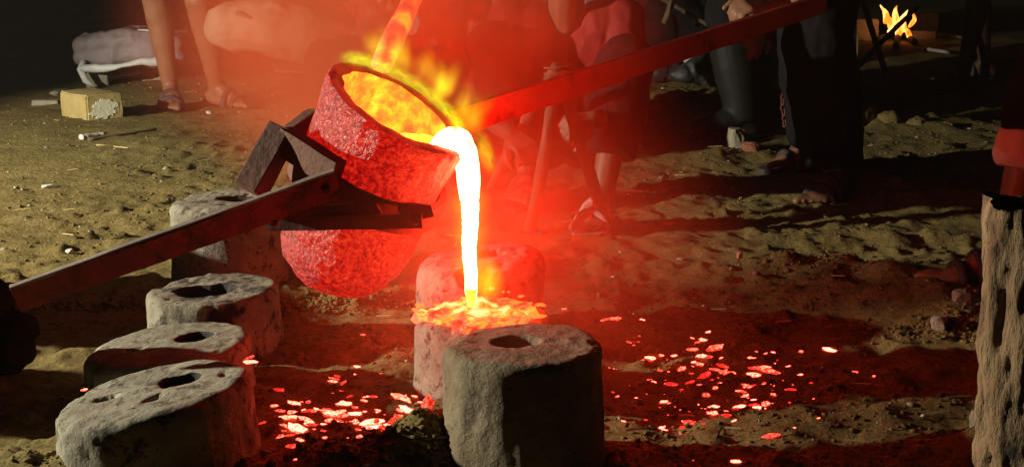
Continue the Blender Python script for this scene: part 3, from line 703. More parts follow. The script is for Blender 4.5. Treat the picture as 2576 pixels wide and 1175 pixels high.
# hot lever rod rising from the far rim
mb = MB(); a, b_ = P(960, 165, 2.66), P(1092, -120, 3.0)
mb.tube([a.lerp(b_, t) for t in np.linspace(0, 1, 16)], [.021 + .002 * math.sin(9 * t) for t in np.linspace(0, 1, 16)], 16); mb.noise(.002, 40, 3)
rod = mb.build('lever_rod', MAT['hot_rod']); tag(rod, 'orange glowing thick rod rising from the back of the crucible', 'rod')

# ------------------------------------------------------------------ people
def ik(a, b, l1, l2, pole):
    a, b = Vector(a), Vector(b); d = b - a; L = min(d.length, (l1 + l2) * .999); dn = d.normalized()
    x = (l1 * l1 - l2 * l2 + L * L) / (2 * L); hgt = math.sqrt(max(l1 * l1 - x * x, 0))
    p = Vector(pole); p = (p - dn * p.dot(dn)).normalized()
    return a + dn * x + p * hgt
def finger(mb, base, d, nrm, L, r, curl, n=8):
    """three links bending towards -nrm (the palm side)"""
    sd_ = d.cross(nrm).normalized(); p = base; pts = [p]; rr = [r]; q = d.copy(); ang = 0
    for k, (f, c) in enumerate(((.42, .9), (.32, 1.1), (.26, .8))):
        ang = curl * c; q = (Quaternion(sd_, -ang) @ q); p = p + q * (L * f); pts.append(p); rr.append(r * (1 - .12 * (k + 1)))
    mb.cap(pts, rr, n, 3)
def hand(mb, wr, d, nrm, s=1.0, curl=.5, thumb=1):
    """d along the hand, nrm = back of the hand"""
    d = Vector(d).normalized(); nrm = Vector(nrm); nrm = (nrm - d * nrm.dot(d)).normalized(); sd_ = d.cross(nrm)
    wr = Vector(wr)
    for k in range(4):
        o = (k - 1.5) * .019 * s
        kn = wr + d * ((.088 - .004 * abs(k - 1)) * s) + sd_ * o
        mb.cap([wr + d * (.012 * s) + sd_ * (o * .55), kn], [.015 * s, .0115 * s], 8, 3)
        finger(mb, kn, d, nrm, (.075, .083, .078, .062)[k if thumb > 0 else 3 - k] * s, .0088 * s, curl)
    tb = wr + d * (.028 * s) - sd_ * (.026 * s * thumb)
    td = (d * .7 - sd_ * (.65 * thumb) - nrm * .35).normalized(); 
    t1 = tb + td * (.036 * s); t2 = t1 + (td * .6 + d * .5 - nrm * (.5 * curl)).normalized() * (.03 * s); t3 = t2 + (td * .2 + d * .6 - nrm * (.8 * curl) + sd_ * (.3 * thumb)).normalized() * (.024 * s)
    mb.cap([wr + d * .012 * s, tb, t1, t2, t3], [.014 * s, .013 * s, .0115 * s, .0105 * s, .0085 * s], 8, 3)
def foot(mb, an, fd, s=1.0, side_=1):
    fd = Vector((fd[0], fd[1], 0)).normalized(); lf = Vector((-fd.y, fd.x, 0)); an = Vector(an); g = Vector((an.x, an.y, an.z - .075 * s))
    heel = g - fd * (.045 * s) + Vector((0, 0, .03 * s))
    mb.cap([an, heel], [.034 * s, .028 * s], 10); mb.cap([an + fd * .01 * s, g + fd * (.075 * s) + Vector((0, 0, .036 * s)), g + fd * (.13 * s) + Vector((0, 0, .02 * s))], [.034 * s, .03 * s, .019 * s], 10)
    for o in (-1, 1): mb.cap([heel, g + fd * (.125 * s) + lf * (o * .022 * s) + Vector((0, 0, .017 * s))], [.026 * s, .017 * s], 10)
    for k in range(5):
        o = (2 - k) * .0175 * s * side_; L = (.062, .058, .05, .042, .034)[k] * s; r = (.0135, .0095, .009, .0085, .008)[k] * s
        b0 = g + fd * ((.13 - .006 * k) * s) + lf * o + Vector((0, 0, .015 * s)); b1 = b0 + fd * L * .55 + Vector((0, 0, .004 * s)); b2 = b0 + fd * L + Vector((0, 0, -.003 * s))
        mb.cap([b0, b1, b2], [r * 1.05, r, r * .95], 8, 3)
def sandal(root, an, fd, s, mat, strap, name='sandal'):
    fd = Vector((fd[0], fd[1], 0)).normalized(); lf = Vector((-fd.y, fd.x, 0)); g = Vector((an[0], an[1], an[2] - .075 * s))
    prof = [(-.085, .015), (-.075, .03), (-.04, .036), (.02, .032), (.08, .04), (.13, .047), (.175, .043), (.205, .025), (.212, 0)]
    pts = [g + fd * (x * s) + lf * (y * s) for x, y in prof] + [g + fd * (x * s) - lf * (y * s) for x, y in prof[-2::-1]]
    mb = MB(); mb.prism([p - Vector((0, 0, .02 * s)) for p in pts], (0, 0, .019 * s)); so_ = mb.build(name, MAT[mat], root, False)
    for xx in (.07, .115):
        arc = []
        for k in range(11):
            a = PI * k / 10; arc.append(g + fd * ((xx + .0) * s) + lf * (math.cos(a) * .047 * s) + Vector((0, 0, math.sin(a) * (.075 - (xx - .07) * .5) * s - .004)))
        mb = MB(); mb.tube(arc, [.012 * s] * 11, 8, True, fd, 1.0); mb.v = [v for v in mb.v]; t = mb.build('strap', MAT[strap], so_)
def person(label, pel, yaw, H=1.68, neck=None, ankles=None, feet=None, wrists=None, kpole=None, epole=None, hands=None, clothes=(), shoes=None, skin='skin', voxel=.008, hair=True, hands_curl=.5, face=None, arms=True):
    """pel: pelvis centre; neck: base of the neck; ankles/wrists: (left, right) of the body, facing yaw"""
    s = H / 1.68; f = Vector((math.cos(yaw), math.sin(yaw), 0)); l = Vector((-f.y, f.x, 0)); up = Vector((0, 0, 1))
    pel = Vector(pel); neck = Vector(neck) if neck else pel + up * (.5 * s) + f * .02
    sp = (neck - pel).normalized(); root = thing('person', (pel.x, pel.y, 0), label, 'person')
    hips = [pel + l * (.085 * s * o) - up * .02 for o in (1, -1)]
    ankles = [Vector(a) for a in (ankles or [hips[0] * 1, hips[1] * 1])]
    if ankles[0].z > .4:
        for a in ankles: a.z = gh(a.x, a.y) + .09 * s
    feet = feet or [f, f]; kpole = kpole or [f, f]; epole = epole or [-f - up * .2, -f - up * .2]
    knees = [ik(hips[i], ankles[i], .42 * s, .41 * s, kpole[i]) for i in (0, 1)]
    sh = [neck + l * (.17 * s * o) - sp * (.05 * s) for o in (1, -1)]
    wrists = [Vector(a) for a in (wrists or [sh[i] + l * (.07 * (1, -1)[i]) - up * (.53 * s) + f * .06 for i in (0, 1)])]
    elb = [ik(sh[i], wrists[i], .29 * s, .26 * s, epole[i]) for i in (0, 1)]
    fa = Vector(face).normalized() if face else f
    hd = neck + sp * (.12 * s) + fa * .02 + up * .06 * s
    mb = MB()
    for o in (-1, 1):
        mb.cap([pel + l * o * .06 * s, pel + sp * .2 * s + l * o * .045 * s, neck - sp * .14 * s + l * o * .07 * s, neck - sp * .05 * s + l * o * .1 * s], [.105 * s, .092 * s, .1 * s, .06 * s], 14)
    mb.cap([neck - sp * .05, hd], [.058 * s, .052 * s], 12)
    for i in (0, 1):
        mb.cap([hips[i], hips[i].lerp(knees[i], .5), knees[i]], [.088 * s, .074 * s, .054 * s], 14)
        back = -(Vector(kpole[i]).normalized()); sn = (ankles[i] - knees[i]).normalized(); back = (back - sn * back.dot(sn)).normalized()
        mb.cap([knees[i], knees[i].lerp(ankles[i], .3) + back * .016 * s, knees[i].lerp(ankles[i], .65) + back * .004, ankles[i]], [.052 * s, .056 * s, .042 * s, .034 * s], 14)
        foot(mb, ankles[i], feet[i], s, (1, -1)[i] * -1)
        if arms:
            mb.cap([sh[i], sh[i].lerp(elb[i], .5), elb[i]], [.056 * s, .046 * s, .038 * s], 12); mb.cap([elb[i], elb[i].lerp(wrists[i], .3), wrists[i]], [.038 * s, .039 * s, .026 * s], 12)
            hh = hands[i] if hands and hands[i] else ((wrists[i] - elb[i]).normalized(), l * (1, -1)[i], hands_curl)
            hand(mb, wrists[i], hh[0], hh[1], s, hh[2], (1, -1)[i] if len(hh) < 4 else hh[3])
    # head: skull, jaw, nose, ears, brow, lips
    hl = up.cross(fa).normalized(); rot = Matrix((fa, hl, fa.cross(hl))).transposed()
    def hp(x, y, z): return hd + rot @ Vector((x * s, y * s, z * s))
    mb.ball(hp(-.005, 0, .05), .1 * s, 16, (1, .8, 1.0), rot); mb.ball(hp(.03, 0, -.025), .068 * s, 14, (.95, .88, 1.0), rot)
    mb.cap([hp(.092, 0, .03), hp(.112, 0, -.004)], [.011 * s, .015 * s], 8); mb.cap([hp(.09, -.02, -.042), hp(.096, 0, -.044), hp(.09, .02, -.042)], [.008 * s, .011 * s, .008 * s], 8)
    mb.cap([hp(.082, -.04, .045), hp(.092, 0, .046), hp(.082, .04, .045)], [.012 * s] * 3, 8); mb.ball(hp(.075, 0, -.082), .024 * s, 10)
    for o in (-1, 1):
        for k in range(7):
            a = PI * (k / 6) - .2; mb.ball(hp(-.004 - .014 * math.sin(a) * 1.2, o * (.082 + .004 * math.sin(a)), .02 + .03 * math.cos(a)), .0085 * s, 8)
    body = mb.remesh('body', MAT[skin], root, voxel, 2)
    for o in (-1, 1):
        e = MB(); e.ball(hp(.076, o * .032, .026), .0125 * s, 10); e.build('eye', MAT['eye'], root)
    if hair:
        mh = MB(); mh.ball(hp(-.018, 0, .068), .102 * s, 18, (1, .86, .95), rot); mh.ball(hp(-.045, 0, .02), .08 * s, 14, (.8, .95, 1), rot); mh.remesh('hair', MAT['hair'], root, .009, 1, .004, 40, 3)
    for (kind, mt, *arg) in clothes:
        c = MB(); cv = max(voxel, .008)
        if kind in ('trousers', 'shorts'):
            t = arg[0] if arg else (1.0, 1.0); fl = arg[1] if len(arg) > 1 else 1.0
            if not hasattr(t, '__len__'): t = (t, t)
            for o in (-1, 1): c.cap([pel + l * o * .06 * s, pel + sp * .13 * s + l * o * .05 * s], [.118 * s, .108 * s], 14)
            for i in (0, 1):
                if t[i] <= 1:   # stops on the thigh
                    c.cap([hips[i], hips[i].lerp(knees[i], t[i])], [.104 * s, .092 * s * fl], 14)
                else:
                    q = t[i] - 1; c.cap([hips[i], hips[i].lerp(knees[i], .5), knees[i]], [.104 * s, .093 * s, .076 * s * fl], 14)
                    e = knees[i].lerp(ankles[i], q); pts = [knees[i].lerp(e, u) for u in (0, .4, .8, 1)]; c.tube(pts, [.076 * s * fl, .08 * s * fl, .07 * s * fl, .068 * s * fl], 16)
                    c.cap([knees[i], pts[1]], [.076 * s * fl, .078 * s * fl], 14)
        elif kind == 'shirt':
            sl = arg[0] if arg else 1.0
            for o in (-1, 1): c.cap([pel + sp * .02 + l * o * .065 * s, pel + sp * .2 * s + l * o * .055 * s, neck - sp * .14 * s + l * o * .08 * s, neck - sp * .06 * s + l * o * .1 * s], [.122 * s, .108 * s, .116 * s, .074 * s], 14)
            if arms:
                for i in (0, 1):
                    c.cap([sh[i], elb[i]] if sl >= 1 else [sh[i], sh[i].lerp(elb[i], max(sl, .1))], [.074 * s, .06 * s], 14)
                    if sl > 1: e = elb[i].lerp(wrists[i], sl - 1); c.cap([elb[i], e - (e - elb[i]).normalized() * .03], [.06 * s, .05 * s], 14); c.tube([elb[i].lerp(e, .5), e], [.052 * s, .046 * s], 14)
        elif kind == 'collar':
            c.tube([neck - sp * .06, neck - sp * .02, neck + sp * .03], [.105 * s, .085 * s, .07 * s], 18)
        elif kind == 'gown':
            zb = arg[0]
            pts = [neck - sp * .1, pel + sp * .15, pel, pel - up * .3, Vector((pel.x, pel.y, zb))]; c.tube(pts, [.16 * s, .15 * s, .17 * s, .19 * s, .2 * s], 20, True, f, .8)
            for o in (-1, 1): c.cap([neck - sp * .06 + l * o * .1 * s, neck - sp * .2 + l * o * .06], [.08 * s, .11 * s], 14)
        elif kind == 'cuff':
            i, q0, q1 = arg; a0, a1 = knees[i].lerp(ankles[i], q0), knees[i].lerp(ankles[i], q1)
            c.tube([a0, a0.lerp(a1, .3), a0.lerp(a1, .7), a1], [.062 * s, .069 * s, .068 * s, .056 * s], 18)
        o_ = c.remesh({'collar': 'collar', 'gown': 'gown', 'cuff': 'rolled_cuff'}.get(kind, kind), MAT[mt], root, cv, 2, .006, 13, len(COL.objects), (1, 1, .6))
    if shoes == 'boots':
        for i in (0, 1):
            c = MB(); fd = Vector((feet[i][0], feet[i][1], 0)).normalized(); g = Vector((ankles[i].x, ankles[i].y, ankles[i].z - .08 * s))
            top = ankles[i].lerp(knees[i], .72); c.tube([top, ankles[i].lerp(knees[i], .45), ankles[i].lerp(knees[i], .15), ankles[i] + Vector((0, 0, -.02))], [.094 * s, .09 * s, .074 * s, .066 * s], 18)
            c.cap([ankles[i], g - fd * .035 + Vector((0, 0, .035))], [.052 * s, .04 * s], 14); c.cap([ankles[i] + fd * .02, g + fd * .1 + Vector((0, 0, .05)), g + fd * .165 * s + Vector((0, 0, .036))], [.052 * s, .048 * s, .04 * s], 14)
            bo = c.remesh('boot', MAT['rubber'], root, .008, 2)
            pr = [(-.09, .02), (-.07, .036), (0, .036), (.08, .046), (.16, .046), (.205, .025), (.213, 0)]; lf = Vector((-fd.y, fd.x, 0))
            pts = [g + fd * x * s + lf * y * s for x, y in pr] + [g + fd * x * s - lf * y * s for x, y in pr[-2::-1]]
            c = MB(); c.prism([p - Vector((0, 0, .012)) for p in pts], (0, 0, .02)); c.build('sole', MAT['rubber'], bo, False)
    elif shoes:
        for i in (0, 1):
            if shoes[i]: sandal(root, ankles[i], feet[i], s, shoes[i][0], shoes[i][1], shoes[i][2] if len(shoes[i]) > 2 else 'sandal')
    return root

def gp(px, py, dz=.09):
    g = G(px, py); return Vector((g.x, g.y, gh(g.x, g.y) + dz))
def stand(a, b_, h=.8): m_ = (a + b_) / 2; return Vector((m_.x, m_.y, h))

# bare-legged person standing at the back left
a, b_ = gp(432, 268), gp(548, 262); 
person('bare-legged person in dark shorts and sandals standing behind the yellow block', stand(a, b_, .95) + Vector((-.02, .08, 0)), R(-100), 1.86, ankles=[b_, a], feet=[Vector((.85, -.5, 0)), Vector((.2, -1, 0))],
       clothes=[('shorts', 'maroon_cloth', .7), ('shirt', 'maroon_cloth', .6)], shoes=[('sandal', 'sandal'), ('sandal', 'sandal')])
# person sitting behind the crucible, chin and white collar in view
pn = P(915, 95, 5.0); ph = Vector((pn.x, pn.y + .1, .16))
person('person sitting behind the crucible with white collar and chin in view', ph, R(-60), 1.6, neck=P(925, 118, 4.95), ankles=[gp(1010, 455), gp(910, 460)], kpole=[Vector((0, -.3, 1))] * 2, feet=[Vector((.3, -1, 0))] * 2,
       wrists=[P(1010, 250, 4.6), P(880, 250, 4.6)], clothes=[('trousers', 'black_cloth', 1.9), ('shirt', 'maroon_cloth', 1.6), ('collar', 'white_cloth')], face=(.75, -.6, -.1), voxel=.008)
# person in a long pale garment
a = P(1155, 330, 5.2); 
person('person in a long pale garment standing behind the flames', Vector((a.x, 5.2, .86)), R(-90), 1.66, ankles=[Vector((a.x + .07, 5.2, .09)), Vector((a.x - .07, 5.2, .09))], clothes=[('gown', 'pale_cloth', .34), ('shirt', 'pale_cloth', 1.2)],
       wrists=[P(1262, 62, 5.0), P(1100, 105, 5.0)], skin='skin')
# person in jeans sitting further back
kn = P(1350, 40, 6.0)
person('person in blue jeans and grey shoes sitting behind the tripod', Vector((kn.x + .25, 6.4, .3)), R(-105), 1.66, neck=Vector((kn.x + .25, 6.35, .82)), ankles=[P(1425, 195, 5.9), P(1318, 172, 5.9)], kpole=[Vector((.1, -.2, 1)), Vector((-.1, -.2, 1))],
       feet=[Vector((-.2, -1, 0)), Vector((-.6, -1, 0))], wrists=[P(1460, 60, 6.0), P(1300, 30, 6.1)], clothes=[('trousers', 'jeans', 1.78), ('shirt', 'black_cloth', 1.5)], shoes=[('sandal_pale', 'sandal_pale', 'shoe')] * 2)
# squatting person in the red jacket, hands on the tripod
aR, aL = gp(1515, 570, .085), gp(1330, 520, .085)
hL, hR = P(1452, 318, 3.74), P(1312, 372, 3.82)
person('squatting person in red jacket and dark trousers gripping the wooden tripod', Vector((P(1425, 200, 4.25).x, 4.25, .2)), R(-92), 1.6, neck=P(1425, 20, 4.08), ankles=[aR, aL], kpole=[Vector((.25, -.4, 1)), Vector((-.35, -.4, 1))],
       feet=[Vector((-.35, -1, 0)), Vector((-.2, -1, 0))], wrists=[hL + Vector((.045, .05, .012)), hR + Vector((-.03, .06, .03))], epole=[Vector((.35, .3, -1)), Vector((-.5, .3, -1))],
       hands=[(Vector((-.75, -.6, -.12)), Vector((.15, -.6, .75)), 1.15), (Vector((.5, -.75, -.35)), Vector((-.2, -.3, 1)), .95)],
       clothes=[('trousers', 'black_cloth', 1.7, 1.08), ('shirt', 'red_cloth', 1.35)], shoes=[('sandal_pale', 'sandal_pale', 'shoe'), ('sandal', 'sandal')], skin='skin', voxel=.0055)
# booted person
a = gp(1868, 352, .09); b_ = Vector((a.x + .22, a.y + .45, a.z))
person('person in black rubber boots standing behind the long bar', Vector((a.x + .06, a.y + .2, .915)), R(185), 1.7, ankles=[a, b_], feet=[Vector((-1, -.15, 0)), Vector((-.9, .3, 0))], clothes=[('trousers', 'black_cloth', 1.12, 1.1), ('shirt', 'black_cloth', 1.7)],
       shoes='boots', wrists=[P(1905, 45, 4.4), P(1990, 20, 5.0)])
# black-trousered bar carrier
a, b_ = gp(2100, 488, .085), gp(2050, 420, .085)
person('person in black wide trousers carrying the far end of the long bar', Vector((P(2065, 100, 4.45).x, 4.42, .93)), R(200), 1.74, ankles=[a, b_], feet=[Vector((-.6, -.8, 0)), Vector((-.9, -.3, 0))],
       clothes=[('trousers', 'black_cloth', (1.95, 1.95), 1.35), ('shirt', 'black_cloth', 1.75)], wrists=[P(2045, -22, 4.02), P(1930, 20, 3.95)], hands=[(Vector((-.8, -.5, -.1)), Vector((0, -.6, .8)), 1.0), (Vector((-.7, -.5, .1)), Vector((0, -.5, .8)), .9)],
       shoes=[('sandal', 'sandal')] * 2, skin='skin')
# dark figure at the back right
a, b_ = gp(2420, 232), gp(2475, 200)
person('dark-legged person in sandals standing by the fire', stand(a, b_, .91), R(200), 1.68, ankles=[a, b_], feet=[Vector((-1, -.25, 0)), Vector((-1, .1, 0))], clothes=[('shorts', 'black_cloth', .9), ('shirt', 'black_cloth', 1.0)], shoes=[('sandal', 'sandal')] * 2, skin='skin_dark')
# right edge: rolled pale cuff, foot in a sandal left of the bark log
a = gp(2530, 742, .085); a.y += .02; b_ = Vector((a.x + .26, a.y + .16, a.z))
person('person at the right edge with rolled pale cuff and bare foot in a sandal', Vector((a.x + .3, a.y + .14, .84)), R(178), 1.64, ankles=[a, b_], feet=[Vector((-1, -.12, 0)), Vector((-1, .1, 0))], kpole=[Vector((-.1, 0, .3))] * 2,
       clothes=[('trousers', 'black_cloth', (1.45, 1.45), .8), ('cuff', 'white_cloth', 0, .3, .52), ('cuff', 'white_cloth', 1, .3, .52), ('shirt', 'blue_print', .7)], wrists=[P(2680, -260, a.y - .05), P(2760, -260, a.y + .3)],
       shoes=[('sandal_pale', 'sandal'), ('sandal_pale', 'sandal')], voxel=.0065)
# ------------------------------------------------------------------ tripod with poles
tr = thing('tripod', G(1400, 560), 'wooden three-legged tripod under the right bar', 'tripod')
top = P(1402, 205, 3.72)
def pole(a, b_, r0, r1, mat, parent=None, name='leg', n=14, bend=.006, seed=0):
    mb = MB(); a, b_ = Vector(a), Vector(b_); pts = []; rr = []
    for k in range(15):
        t = k / 14; pts.append(a.lerp(b_, t) + Vector((bend * math.sin(3 * t + seed), bend * math.cos(4 * t + seed), 0))); rr.append((r0 + (r1 - r0) * t) * (1 + .06 * math.sin(17 * t + seed)))
    mb.tube(pts, rr, n); mb.noise(.001, 40, seed); return mb.build(name, MAT[mat], parent)
g1, g2, g3 = gp(1324, 600, -.02), gp(1528, 585, -.02), gp(1232, 492, -.02)
d_ = (top - g1); pole(g1, top + d_ * .08, .0175, .0155, 'wood_pole', tr, seed=1)
pole(g2, top + (top - g2) * .1 + Vector((.02, .01, 0)), .017, .015, 'wood_pole', tr, seed=2)
pole(g3, top + (top - g3) * .1 + Vector((-.02, .03, 0)), .0165, .015, 'wood_pole', tr, seed=3)
mb = MB(); mb.tube([top + Vector((.034 * math.cos(a), .034 * math.sin(a), -.02 + .0025 * a)) for a in np.linspace(0, 8 * PI, 60)], .004, 6); mb.build('lashing', MAT['stick'], tr)

# ------------------------------------------------------------------ block, sacks, bucket at the back left
def block(name, label, cat, px, py, Yd, size, rz, mat, seed=0, group=None):
    g = P(px, py, Yd); z = gh(g.x, g.y)
    bm = bmesh.new(); bmesh.ops.create_cube(bm, size=1); bmesh.ops.scale(bm, vec=size, verts=bm.verts)
    bmesh.ops.bevel(bm, geom=list(bm.edges), offset=min(size) * .06, segments=2, affect='EDGES'); bmesh.ops.subdivide_edges(bm, edges=list(bm.edges), cuts=2, use_grid_fill=True)
    me = bpy.data.meshes.new(name); bm.to_mesh(me); bm.free()
    co = np.array([tuple(v.co) for v in me.vertices]); d = np.stack([fbm(co * 18 + 9 * k, 3, seed + k) for k in range(3)], 1) * min(size) * .035
    me.vertices.foreach_set('co', (co + d).ravel()); me.update(); me.materials.append(MAT[mat])
    o = bpy.data.objects.new(name, me); COL.objects.link(o); o.location = (g.x, g.y, z + size[2] / 2 - .008); o.rotation_euler = (0, 0, rz)
    return tag(o, label, cat, group) if label else o
bl = thing('fire_brick', G(235, 300), 'yellow fire brick with white patch on its end, lying on the earth', 'brick')
g = G(232, 300); bz = gh(g.x, g.y)
bb = block('brick_body', None, None, 232, 290, g.y + .05, (.25, .17, .115), R(-46), 'fire_brick', 3); put(bb, bl)
bpy.context.view_layer.update()
# lime patch on the end that faces the camera
mb = MB(); rot = Matrix.Rotation(R(-46), 3, 'Z'); c0 = Vector(bb.location)
pts = []
for k in range(44):
    a = 2 * PI * k / 44; rr = 1 + .34 * vnoise([[math.cos(a) * 2, math.sin(a) * 2, 4.3]], 3)[0] + .26 * vnoise([[math.cos(a) * 8, math.sin(a) * 8, 4]], 3)[0]
    pts.append(c0 + rot @ Vector((.124, .066 * rr * math.cos(a) - .01, .04 * rr * math.sin(a) - .006)))
mb.prism(pts, rot @ Vector((.0045, 0, 0))); mb.build('lime_patch', MAT['lime'], bl, False)

sk = thing('cement_sack', G(330, 195), 'grey printed cement sack lying on stones behind the bare legs', 'sack')
c = P(335, 118, 7.4)
mb = MB()
for k in range(7):
    t = k / 6
    for dz in (-.045, .015):
        mb.cap([c + Vector((-.22 + .05 * t, -.13 + .3 * t, dz + .01 * math.sin(5 * t))), c + Vector((-.02, -.14 + .3 * t, dz + .018)), c + Vector((.24, -.12 + .3 * t, dz + .004))], [.05, .064, .054], 12)
mb.remesh('sack_body', MAT['sack'], sk, .011, 3, .012, 10, 4)
mb = MB(); mb.tube([c + Vector((x, -.215 - .03 * math.sin(3 * x + 1), -.075 + .02 * math.sin(9 * x))) for x in np.linspace(-.21, .25, 14)], [.02 + .006 * math.sin(7 * k) for k in range(14)], 10); mb.noise(.008, 20, 3); mb.build('white_hem', MAT['sack_white'], sk)
mb = MB(); mb.tube([c + Vector((-.2, -.2, -.06)), c + Vector((-.22, -.22, -.1)), c + Vector((-.19, -.23, -.16)), c + Vector((-.15, -.22, -.19))], [.018, .02, .016, .008], 8); mb.noise(.006, 20, 3); mb.build('white_hem', MAT['sack_white'], sk)
for (rx, ry, a0, a1, w_) in ((.12, .05, PI * .95, PI * 2.05, .011), (.06, .028, 0, 2 * PI, .007)):
    mb = MB(); mb.tube([c + Vector((.08 + rx * math.cos(a), -.1 + ry * math.sin(a), .072)) + Vector((0, -.02, .02 * math.sin(a))) for a in np.linspace(a0, a1, 22)], w_, 6); mb.build('print_ring', MAT['sack_white'], sk)
block('stone', 'rough stone under the left end of the cement sack', 'stone', 242, 182, 7.35, (.11, .14, .09), R(20), 'stone', 5)
block('stone', 'rough stone under the right end of the cement sack', 'stone', 395, 168, 7.6, (.12, .14, .07), R(-12), 'stone', 6)
# big slumped jute sack
js = thing('jute_sack', G(740, 200), 'big pale sack lying slumped behind the crucible on the left', 'sack')
c = P(735, 88, 6.6); mb = MB()
for k in range(7):
    t = k / 6; mb.cap([c + Vector((-.26 + .03 * t, -.2 + .4 * t, .05)), c + Vector((-.05, -.22 + .42 * t, .05 - .02 * t)), c + Vector((.3, -.18 + .4 * t, -.07))], [.1, .13, .11], 12)
mb.remesh('sack_body', MAT['jute'], js, .012, 3, .016, 6, 14)
mb = MB(); mb.tube([c + Vector((-.2 + .5 * t, -.3 - .02 * math.sin(6 * t), .12 - .28 * t + .03 * math.sin(4 * t))) for t in np.linspace(0, 1, 12)], .009, 8); mb.build('rope', MAT['stick'], js)
mb = MB(); nn = 14; VV = []; FF = []
for j in range(nn):
    for i in range(nn):
        u, v_ = i / (nn - 1), j / (nn - 1); q_ = G(690 + 220 * u, 150 + 50 * v_); VV.append((q_.x, q_.y, gh(q_.x, q_.y) + .012 + .02 * (1 + vnoise([[u * 5, v_ * 5, 1]], 2)[0])))
FF = [(j * nn + i, j * nn + i + 1, (j + 1) * nn + i + 1, (j + 1) * nn + i) for j in range(nn - 1) for i in range(nn - 1)]
o = mk('spread_cloth', VV, FF, MAT['jute']); mm = o.modifiers.new('t', 'SOLIDIFY'); mm.thickness = .006; tag(o, 'crumpled cloth spread on the earth in front of the pale sack', 'cloth')
bk = thing('bucket', G(600, 175), 'purple plastic bucket beside the pale sack', 'bucket'); c = G(603, 178); z0 = gh(c.x, c.y)
mb = MB(); pf = [(.08, 0), (.085, .005), (.1, .12), (.112, .2), (.118, .2), (.118, .212), (.108, .212), (.095, .12), (.078, .015)]
mb.tube([(c.x, c.y + .05, z0 + z) for r, z in pf], [r for r, z in pf], 28); mb.v = []; mb.f = []
nb = 32
mb.add([(c.x + r * math.cos(2 * PI * k / nb), c.y + .05 + r * math.sin(2 * PI * k / nb), z0 + z) for r, z in pf for k in range(nb)], [(i * nb + k, i * nb + (k + 1) % nb, (i + 1) * nb + (k + 1) % nb, (i + 1) * nb + k) for i in range(len(pf) - 1) for k in range(nb)] + [tuple(range(nb))])
mb.build('pail', MAT['purple_plastic'], bk)
mb = MB(); mb.tube([(c.x + .117 * math.cos(a), c.y - .05 - .02 * math.sin(a), z0 + .2 - .1 * math.sin(a)) for a in np.linspace(0, PI, 14)], .004, 6); mb.build('handle', MAT['steel'], bk)
# checked cloth heap
c = P(1250, 172, 5.6); mb = MB()
for k in range(6): t = k / 5; mb.cap([c + Vector((-.08 + .02 * k, .02 * k, .09 - .02 * k)), c + Vector((-.02 + .03 * k, -.02, -.02 - .012 * k)), c + Vector((.03 + .012 * k, .02, -.07))], [.035, .04, .03], 10)
o = mb.remesh('checked_cloth', MAT['checked'], None, .008, 2, .012, 10, 6); tag(o, 'red and white checked cloth hanging beside the jeans', 'cloth')

# ------------------------------------------------------------------ middle back: pot, bags, chain, stones
pt = thing('cooking_pot', G(1603, 190), 'shiny steel cooking pot standing behind the long bar', 'pot'); c = G(1603, 192); z0 = gh(c.x, c.y); c.y += .1
pf = [(.02, 0), (.085, .002), (.1, .02), (.102, .13), (.112, .135), (.112, .14), (.098, .138), (.096, .02), (.02, .008)]
mb = MB(); mb.add([(c.x + r * math.cos(2 * PI * k / 36), c.y + r * math.sin(2 * PI * k / 36), z0 + z) for r, z in pf for k in range(36)], [(i * 36 + k, i * 36 + (k + 1) % 36, (i + 1) * 36 + (k + 1) % 36, (i + 1) * 36 + k) for i in range(len(pf) - 1) for k in range(36)])
mb.build('pot_body', MAT['steel'], pt)
for sg in (-1, 1):
    mb = MB(); mb.tube([(c.x + sg * (.1 + .025 * math.sin(a)), c.y + .03 * math.cos(a), z0 + .1) for a in np.linspace(0, PI, 9)], .004, 6); mb.build('handle', MAT['steel'], pt)
def heap(name, label, cat, px, py, Yd, blobs, mat, amp=.015, freq=9, seed=0, vox=.01):
    c = P(px, py, Yd); mb = MB()
    for (dx, dy, dz, r) in blobs: mb.ball(c + Vector((dx, dy, dz)), r, 12, (1.2, 1, .8))
    o = mb.remesh(name, MAT[mat], None, vox, 2, amp, freq, seed); return tag(o, label, cat)
heap('stand_in_bundle', 'made-up dark bundle at the left edge standing in for the unclear shape at the bar end', 'bundle', 8, 800, 2.36, [(-.06, 0, -.03, .07), (-.02, .0, -.05, .06), (-.05, -.01, .03, .055), (-.1, 0, .02, .07), (.015, -.01, -.02, .035)], 'black_cloth', .012, 14, 21, .007)  # made-up bundle for an unclear dark shape, low so lamp light passes
heap('plastic_bag', 'crumpled black plastic bag beside the steel pot', 'bag', 1675, 182, 7.5, [(-.06, 0, 0, .07), (.04, .02, -.01, .07), (.1, 0, -.03, .05)], 'black_plastic', .02, 8, 3)
heap('plastic_bag', 'black plastic sheet bundle left of the rubber boot', 'bag', 1760, 190, 7.3, [(-.1, 0, 0, .06), (0, .03, .03, .08), (.08, 0, 0, .07), (.14, .02, -.02, .05)], 'black_plastic', .02, 8, 5)
heap('plastic_bag', 'pale clear plastic bag seen behind the hanging chain', 'bag', 1955, 185, 6.6, [(-.03, 0, 0, .06), (.04, .02, .0, .055), (0, 0, .04, .05)], 'clear_plastic', .022, 9, 7)
heap('dark_heap', 'dark heap behind the long bar', 'tarpaulin', 1690, 85, 8.2, [(-.35, .1, -.02, .14), (-.1, .1, .0, .16), (.15, .1, .0, .16), (.4, .1, 0, .14), (.0, .15, .12, .12), (.25, .15, .1, .1)], 'black_cloth', .03, 5, 9, .016)  # heap put in to fill a dark mass of unclear make
